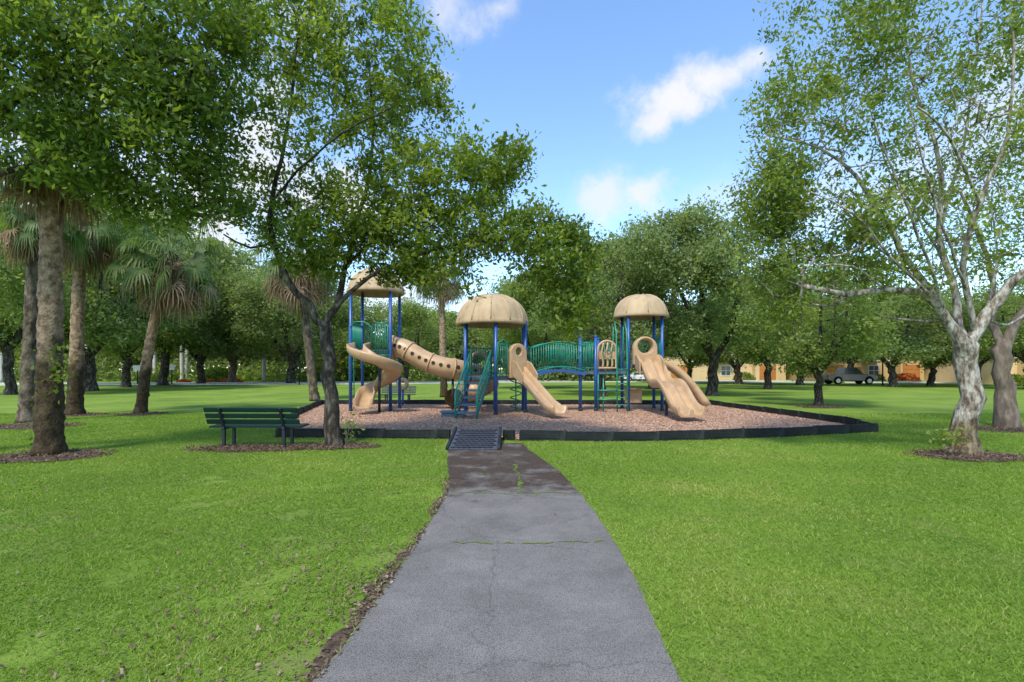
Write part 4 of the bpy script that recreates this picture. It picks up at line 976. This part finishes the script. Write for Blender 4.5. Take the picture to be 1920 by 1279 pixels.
def royal():
    t = empty('royal_palm', (0,0,0), 'x', 'palm tree'); pts = [(0,0,z) for z in (0,.5,2,4,6,8)]
    MB().tube(pts, [.38,.3,.32,.34,.28,.22], 12).build('trunk', M['royal'], t); MB().tube([(0,0,8),(0,0,9.6)], [.22,.14], 10).build('crownshaft', M['frond_solid'], t)
    V = []; Nn = []; rr = random.Random(3)
    for i in range(14):
        a = i*2.4; e = R(75-80*i/14); d = Vector((math.cos(a)*math.cos(e), math.sin(a)*math.cos(e), math.sin(e))); p = Vector((0,0,9.5)); s = Vector((-math.sin(a), math.cos(a), 0))
        for j in range(16):
            d = (d+Vector((0,0,-.07))).normalized(); p = p+d*.2
            for k in (-1, 1):
                tip_ = p+s*k*.55*(1-.5*abs(j/16-.4))+d*.25+Vector((0,0,-.15)); V.append((p, p+d*.12, tip_+d*.04, tip_)); Nn.append(rr.random())
    raw_mesh('crown', np.array([[tuple(q) for q in f] for f in V]), 4, np.array(Nn), M['frond'], t)
    return t
ry = royal()
for px, Y, lb in [(341,74,'white trunked royal palm left of the pair by the clipped shrub'), (350,78,'white trunked royal palm right beside its twin by the clipped shrub'), (393,80,'white trunked royal palm behind the clipped round shrub'), (495,74,'white trunked royal palm right of the widest oak'), (586,74,'white trunked royal palm seen just left of the dark forked trunk'), (162,76,'white trunked royal palm beyond the road seen right of the slim grey palm'), (290,76,'white trunked royal palm beyond the road right of the leaning palm'), (3,70,'white trunked royal palm at the far left edge')]:
    place(ry, at(px, Y), random.uniform(0,6), (.8,.8,random.uniform(.8,1)), lb)

# ---------------------------------------------------------------- houses
def house(x0, x1, Y, h, label, wallm, seed, yaw=0):
    cx = (x0+x1)/2; t = empty('townhouse', (cx, Y, 0), label, 'house')
    w = MB(); w.box((cx, Y+5, h/2), (x1-x0, 10, h))
    n = max(1, round((x1-x0)/7)); bw = (x1-x0)/n
    for i in range(n):
        if i % 2 == 0: bx = x0+bw*(i+.5); w.box((bx, Y-.6, h*.5-.2), (bw*.55, 1.2, h-.4))
    w.build('wall', wallm, t)
    r = MB(); e = .7; a = [(x0-e,Y-e-1.2,h),(x1+e,Y-e-1.2,h),(x1+e,Y+10+e,h),(x0-e,Y+10+e,h)]; b = [(x0+4,Y+4.5,h+2.6),(x1-4,Y+4.5,h+2.6)]
    r.add([(p[0],p[1],p[2]-.15) for p in a]+a+b, [(3,2,1,0),(0,1,5,4),(1,2,6,5),(2,3,7,6),(3,0,4,7),(4,5,9,8),(6,7,8,9),(5,6,9),(7,4,8)]); r.build('roof', M['tile'], t)
    MB().box((cx, Y-.06, 3.2), (x1-x0+.1, .1, .25)).build('band', M['trim'], t)
    for i in range(n):
        bx = x0+bw*(i+.5); fy = Y-1.2 if i % 2 == 0 else Y
        def win(x, z, ww, hh):
            f = MB(); f.box((x, fy-.03, z), (ww+.24, .06, hh+.24)); f = f.build('window', M['trim'], t)
            g = MB(); g.box((x, fy-.07, z), (ww, .03, hh)); g.build('pane', M['glass'], f)
            q = MB(); q.box((x, fy-.1, z), (.06, .03, hh)); q.box((x, fy-.101, z), (ww, .03, .06)); q.build('glazing_bar', M['trim'], f)
        win(bx-.9, 4.9, 1.1, 1.6); win(bx+.9, 4.9, 1.1, 1.6)
        if h > 8.5: win(bx, 7.6, 1.4, 1.2)
        if i % 2 == 0:
            g = MB(); g.box((bx, fy-.04, 1.25), (2.7, .08, 2.5))
            for z in (.6, 1.2, 1.8): g.box((bx, fy-.09, z), (2.6, .02, .04))
            g.build('garage_door', M['door'], t)
        else:
            d = MB(); d.box((bx-1.6, fy-.04, 1.1), (1.0, .08, 2.2)); d.build('door', M['door'], t); win(bx+.9, 1.6, 1.5, 1.5)
            bl = MB(); bl.box((bx, fy-.7, 3.3), (bw*.42, 1.4, .2))
            for k_ in range(9): bl.box((bx-bw*.2+bw*.4*k_/8, fy-1.35, 3.85), (.05, .05, .9))
            bl.box((bx, fy-1.35, 4.32), (bw*.42, .08, .08)); bl.build('balcony', M['trim'], t)
    return t
house(24, 46, 86, 7.2, 'long cream townhouse row behind the oak of the double slide', M['cream'], 1)
house(48, 66, 82, 6.8, 'ochre townhouse with brown garage doors behind the grey pickup', M['ochre'], 2)
house(67.5, 86, 78, 8.8, 'tall cream townhouse right of the ochre one', M['cream'], 3)
house(57.5, 80, 60, 8.0, 'closest cream townhouse cut by the right edge of the picture', M['cream'], 4)

# ---------------------------------------------------------------- vehicles
def wheels(t, xs, w2, r, y0, x0):
    for xw in xs:
        for s in (-1, 1):
            c = Vector((x0+xw, y0+s*w2, r))
            wv = MB().tube([c-Vector((0,.13,0)), c+Vector((0,.13,0))], r, 20).build('wheel', M['tyre'], t)
            MB().tube([c+Vector((0,s*.12,0)), c+Vector((0,s*.145,0))], r*.6, 14).build('rim', M['rim'], wv)
def vehicle(name, label, cat_, x0, y0, prof, cabin, xs, wr, m, flip=1, width=1.9):
    t = empty(name, (x0, y0, 0), label, cat_); w2 = width/2
    def ext(pts, yh, nm, m_, par, top_in=0):
        mb = MB(); n = len(pts); zmin = min(p[1] for p in pts); zmax = max(p[1] for p in pts); vs = []
        for s in (-1, 1):
            for px_, pz in pts: vs.append((x0+px_*flip, y0+s*(yh-top_in*(pz-zmin)/(zmax-zmin)), pz))
        mb.add(vs, [list(range(n)), [n+i for i in range(n)][::-1]]+[(i,(i+1)%n,n+(i+1)%n,n+i) for i in range(n)]); return mb.build(nm, m_, par, bevel=.05 if nm == 'body' else 0)
    ext(prof, w2, 'body', m, t)
    cb = ext(cabin, w2-.06, 'cabin', m, t, .18)
    for s in (-1, 1):
        for half in (0, 1):
            mb = MB(); a = cabin
            z0 = a[0][1]+.08; z1 = max(p[1] for p in a)-.1; xl = min(p[0] for p in a)+.35; xr = max(p[0] for p in a)-.4; xm = (xl+xr)/2
            u0, u1 = (xl, xm-.04) if half == 0 else (xm+.04, xr)
            yy = lambda z: y0+s*(w2-.06-.18*(z-a[0][1])/(z1+.1-a[0][1])+.006)
            tl = .15
            mb.add([(x0+u0*flip, yy(z0), z0), (x0+u1*flip, yy(z0), z0), (x0+(u1-(tl if half else 0))*flip, yy(z1), z1), (x0+(u0+(0 if half else tl))*flip, yy(z1), z1)], [(0,1,2,3)]); mb.build('side_window', M['glass'], cb)
    wheels(t, [v*flip for v in xs], w2-.1, wr, y0, x0)
    fx = max(p[0] for p in prof); bx_ = min(p[0] for p in prof)
    for s in (-1, 1):
        MB().box((x0+(fx-.06)*flip, y0+s*(w2-.25), .85), (.2,.35,.18)).build('headlight', M['lamp'], t)
        MB().box((x0+(bx_+.04)*flip, y0+s*(w2-.12), .9), (.14,.2,.3)).build('tail_light', M['flower_solid'], t)
    MB().box((x0+(fx+.02)*flip, y0, .5), (.16, width-.1, .2)).build('bumper', M['iron'], t, bevel=.03)
def arch(cx, r, z, n=8): return [(cx+r*math.cos(PI*i/n), z+r*math.sin(PI*i/n)) for i in range(n+1)]
tprof = [(-2.85,.55), (-2.85,1.2), (-1.0,1.22), (1.0,1.22), (2.3,1.18), (2.75,1.05), (2.8,.5)]+arch(1.85,.5,.42)+[(1.2,.42), (-1.2,.42)]+arch(-1.75,.5,.42)+[(-2.7,.45)]
tcab = [(-.95,1.2), (-.75,1.95), (.55,1.95), (1.25,1.2)]
vehicle('pickup_truck', 'dark grey pickup truck parked in front of the cream houses', 'truck', P(1590,700,60).x, 60, tprof, tcab, (-1.75, 1.85), .42, M['truck'])
cprof = [(-2.2,.4), (-2.2,.9), (-1.5,.95), (1.0,.92), (2.0,.78), (2.2,.6), (2.2,.4)]+arch(1.4,.4,.34)+[(.9,.34), (-.9,.34)]+arch(-1.3,.4,.34)
ccab = [(-1.6,.92), (-1.0,1.42), (.3,1.44), (1.15,.9)]
vehicle('parked_car', 'white car half hidden behind the right tower of the play structure', 'car', P(1195,700,76).x, 76, cprof, ccab, (-1.3,1.4), .33, M['white'], -1, 1.8)

def pole(px, Y, h, label, head):
    p = at(px, Y); t = empty('lamp_post' if head == 'lamp' else 'street_sign', p, label, 'lamp post' if head == 'lamp' else 'sign')
    MB().tube([p, (p[0], p[1], h)], .07, 8).build('pole', M['iron'], t)
    if head == 'lamp':
        MB().lathe([(.02,0), (.2,.05), (.26,.35), (.12,.5), (0,.6)], (p[0], p[1], h), 10).build('lantern', M['iron'], t)
    else: MB().box((p[0], p[1]-.09, h-.3), (.9,.04,.6)).build('sign_plate', M['trim'], t, bevel=.02)
pole(561, 58, 3.6, 'black lamp post on the far lawn just left of the dark forked trunk', 'lamp')
pole(322, 58, 2.3, 'white sign on a post by the road left of the paired royal palms', 'sign')
pole(258, 57, 2.2, 'white sign on a post by the road behind the leaning palm', 'sign')
pole(1655, 54, 3.2, 'black lamp post right of the grey pickup', 'lamp')
bpy.context.view_layer.update()
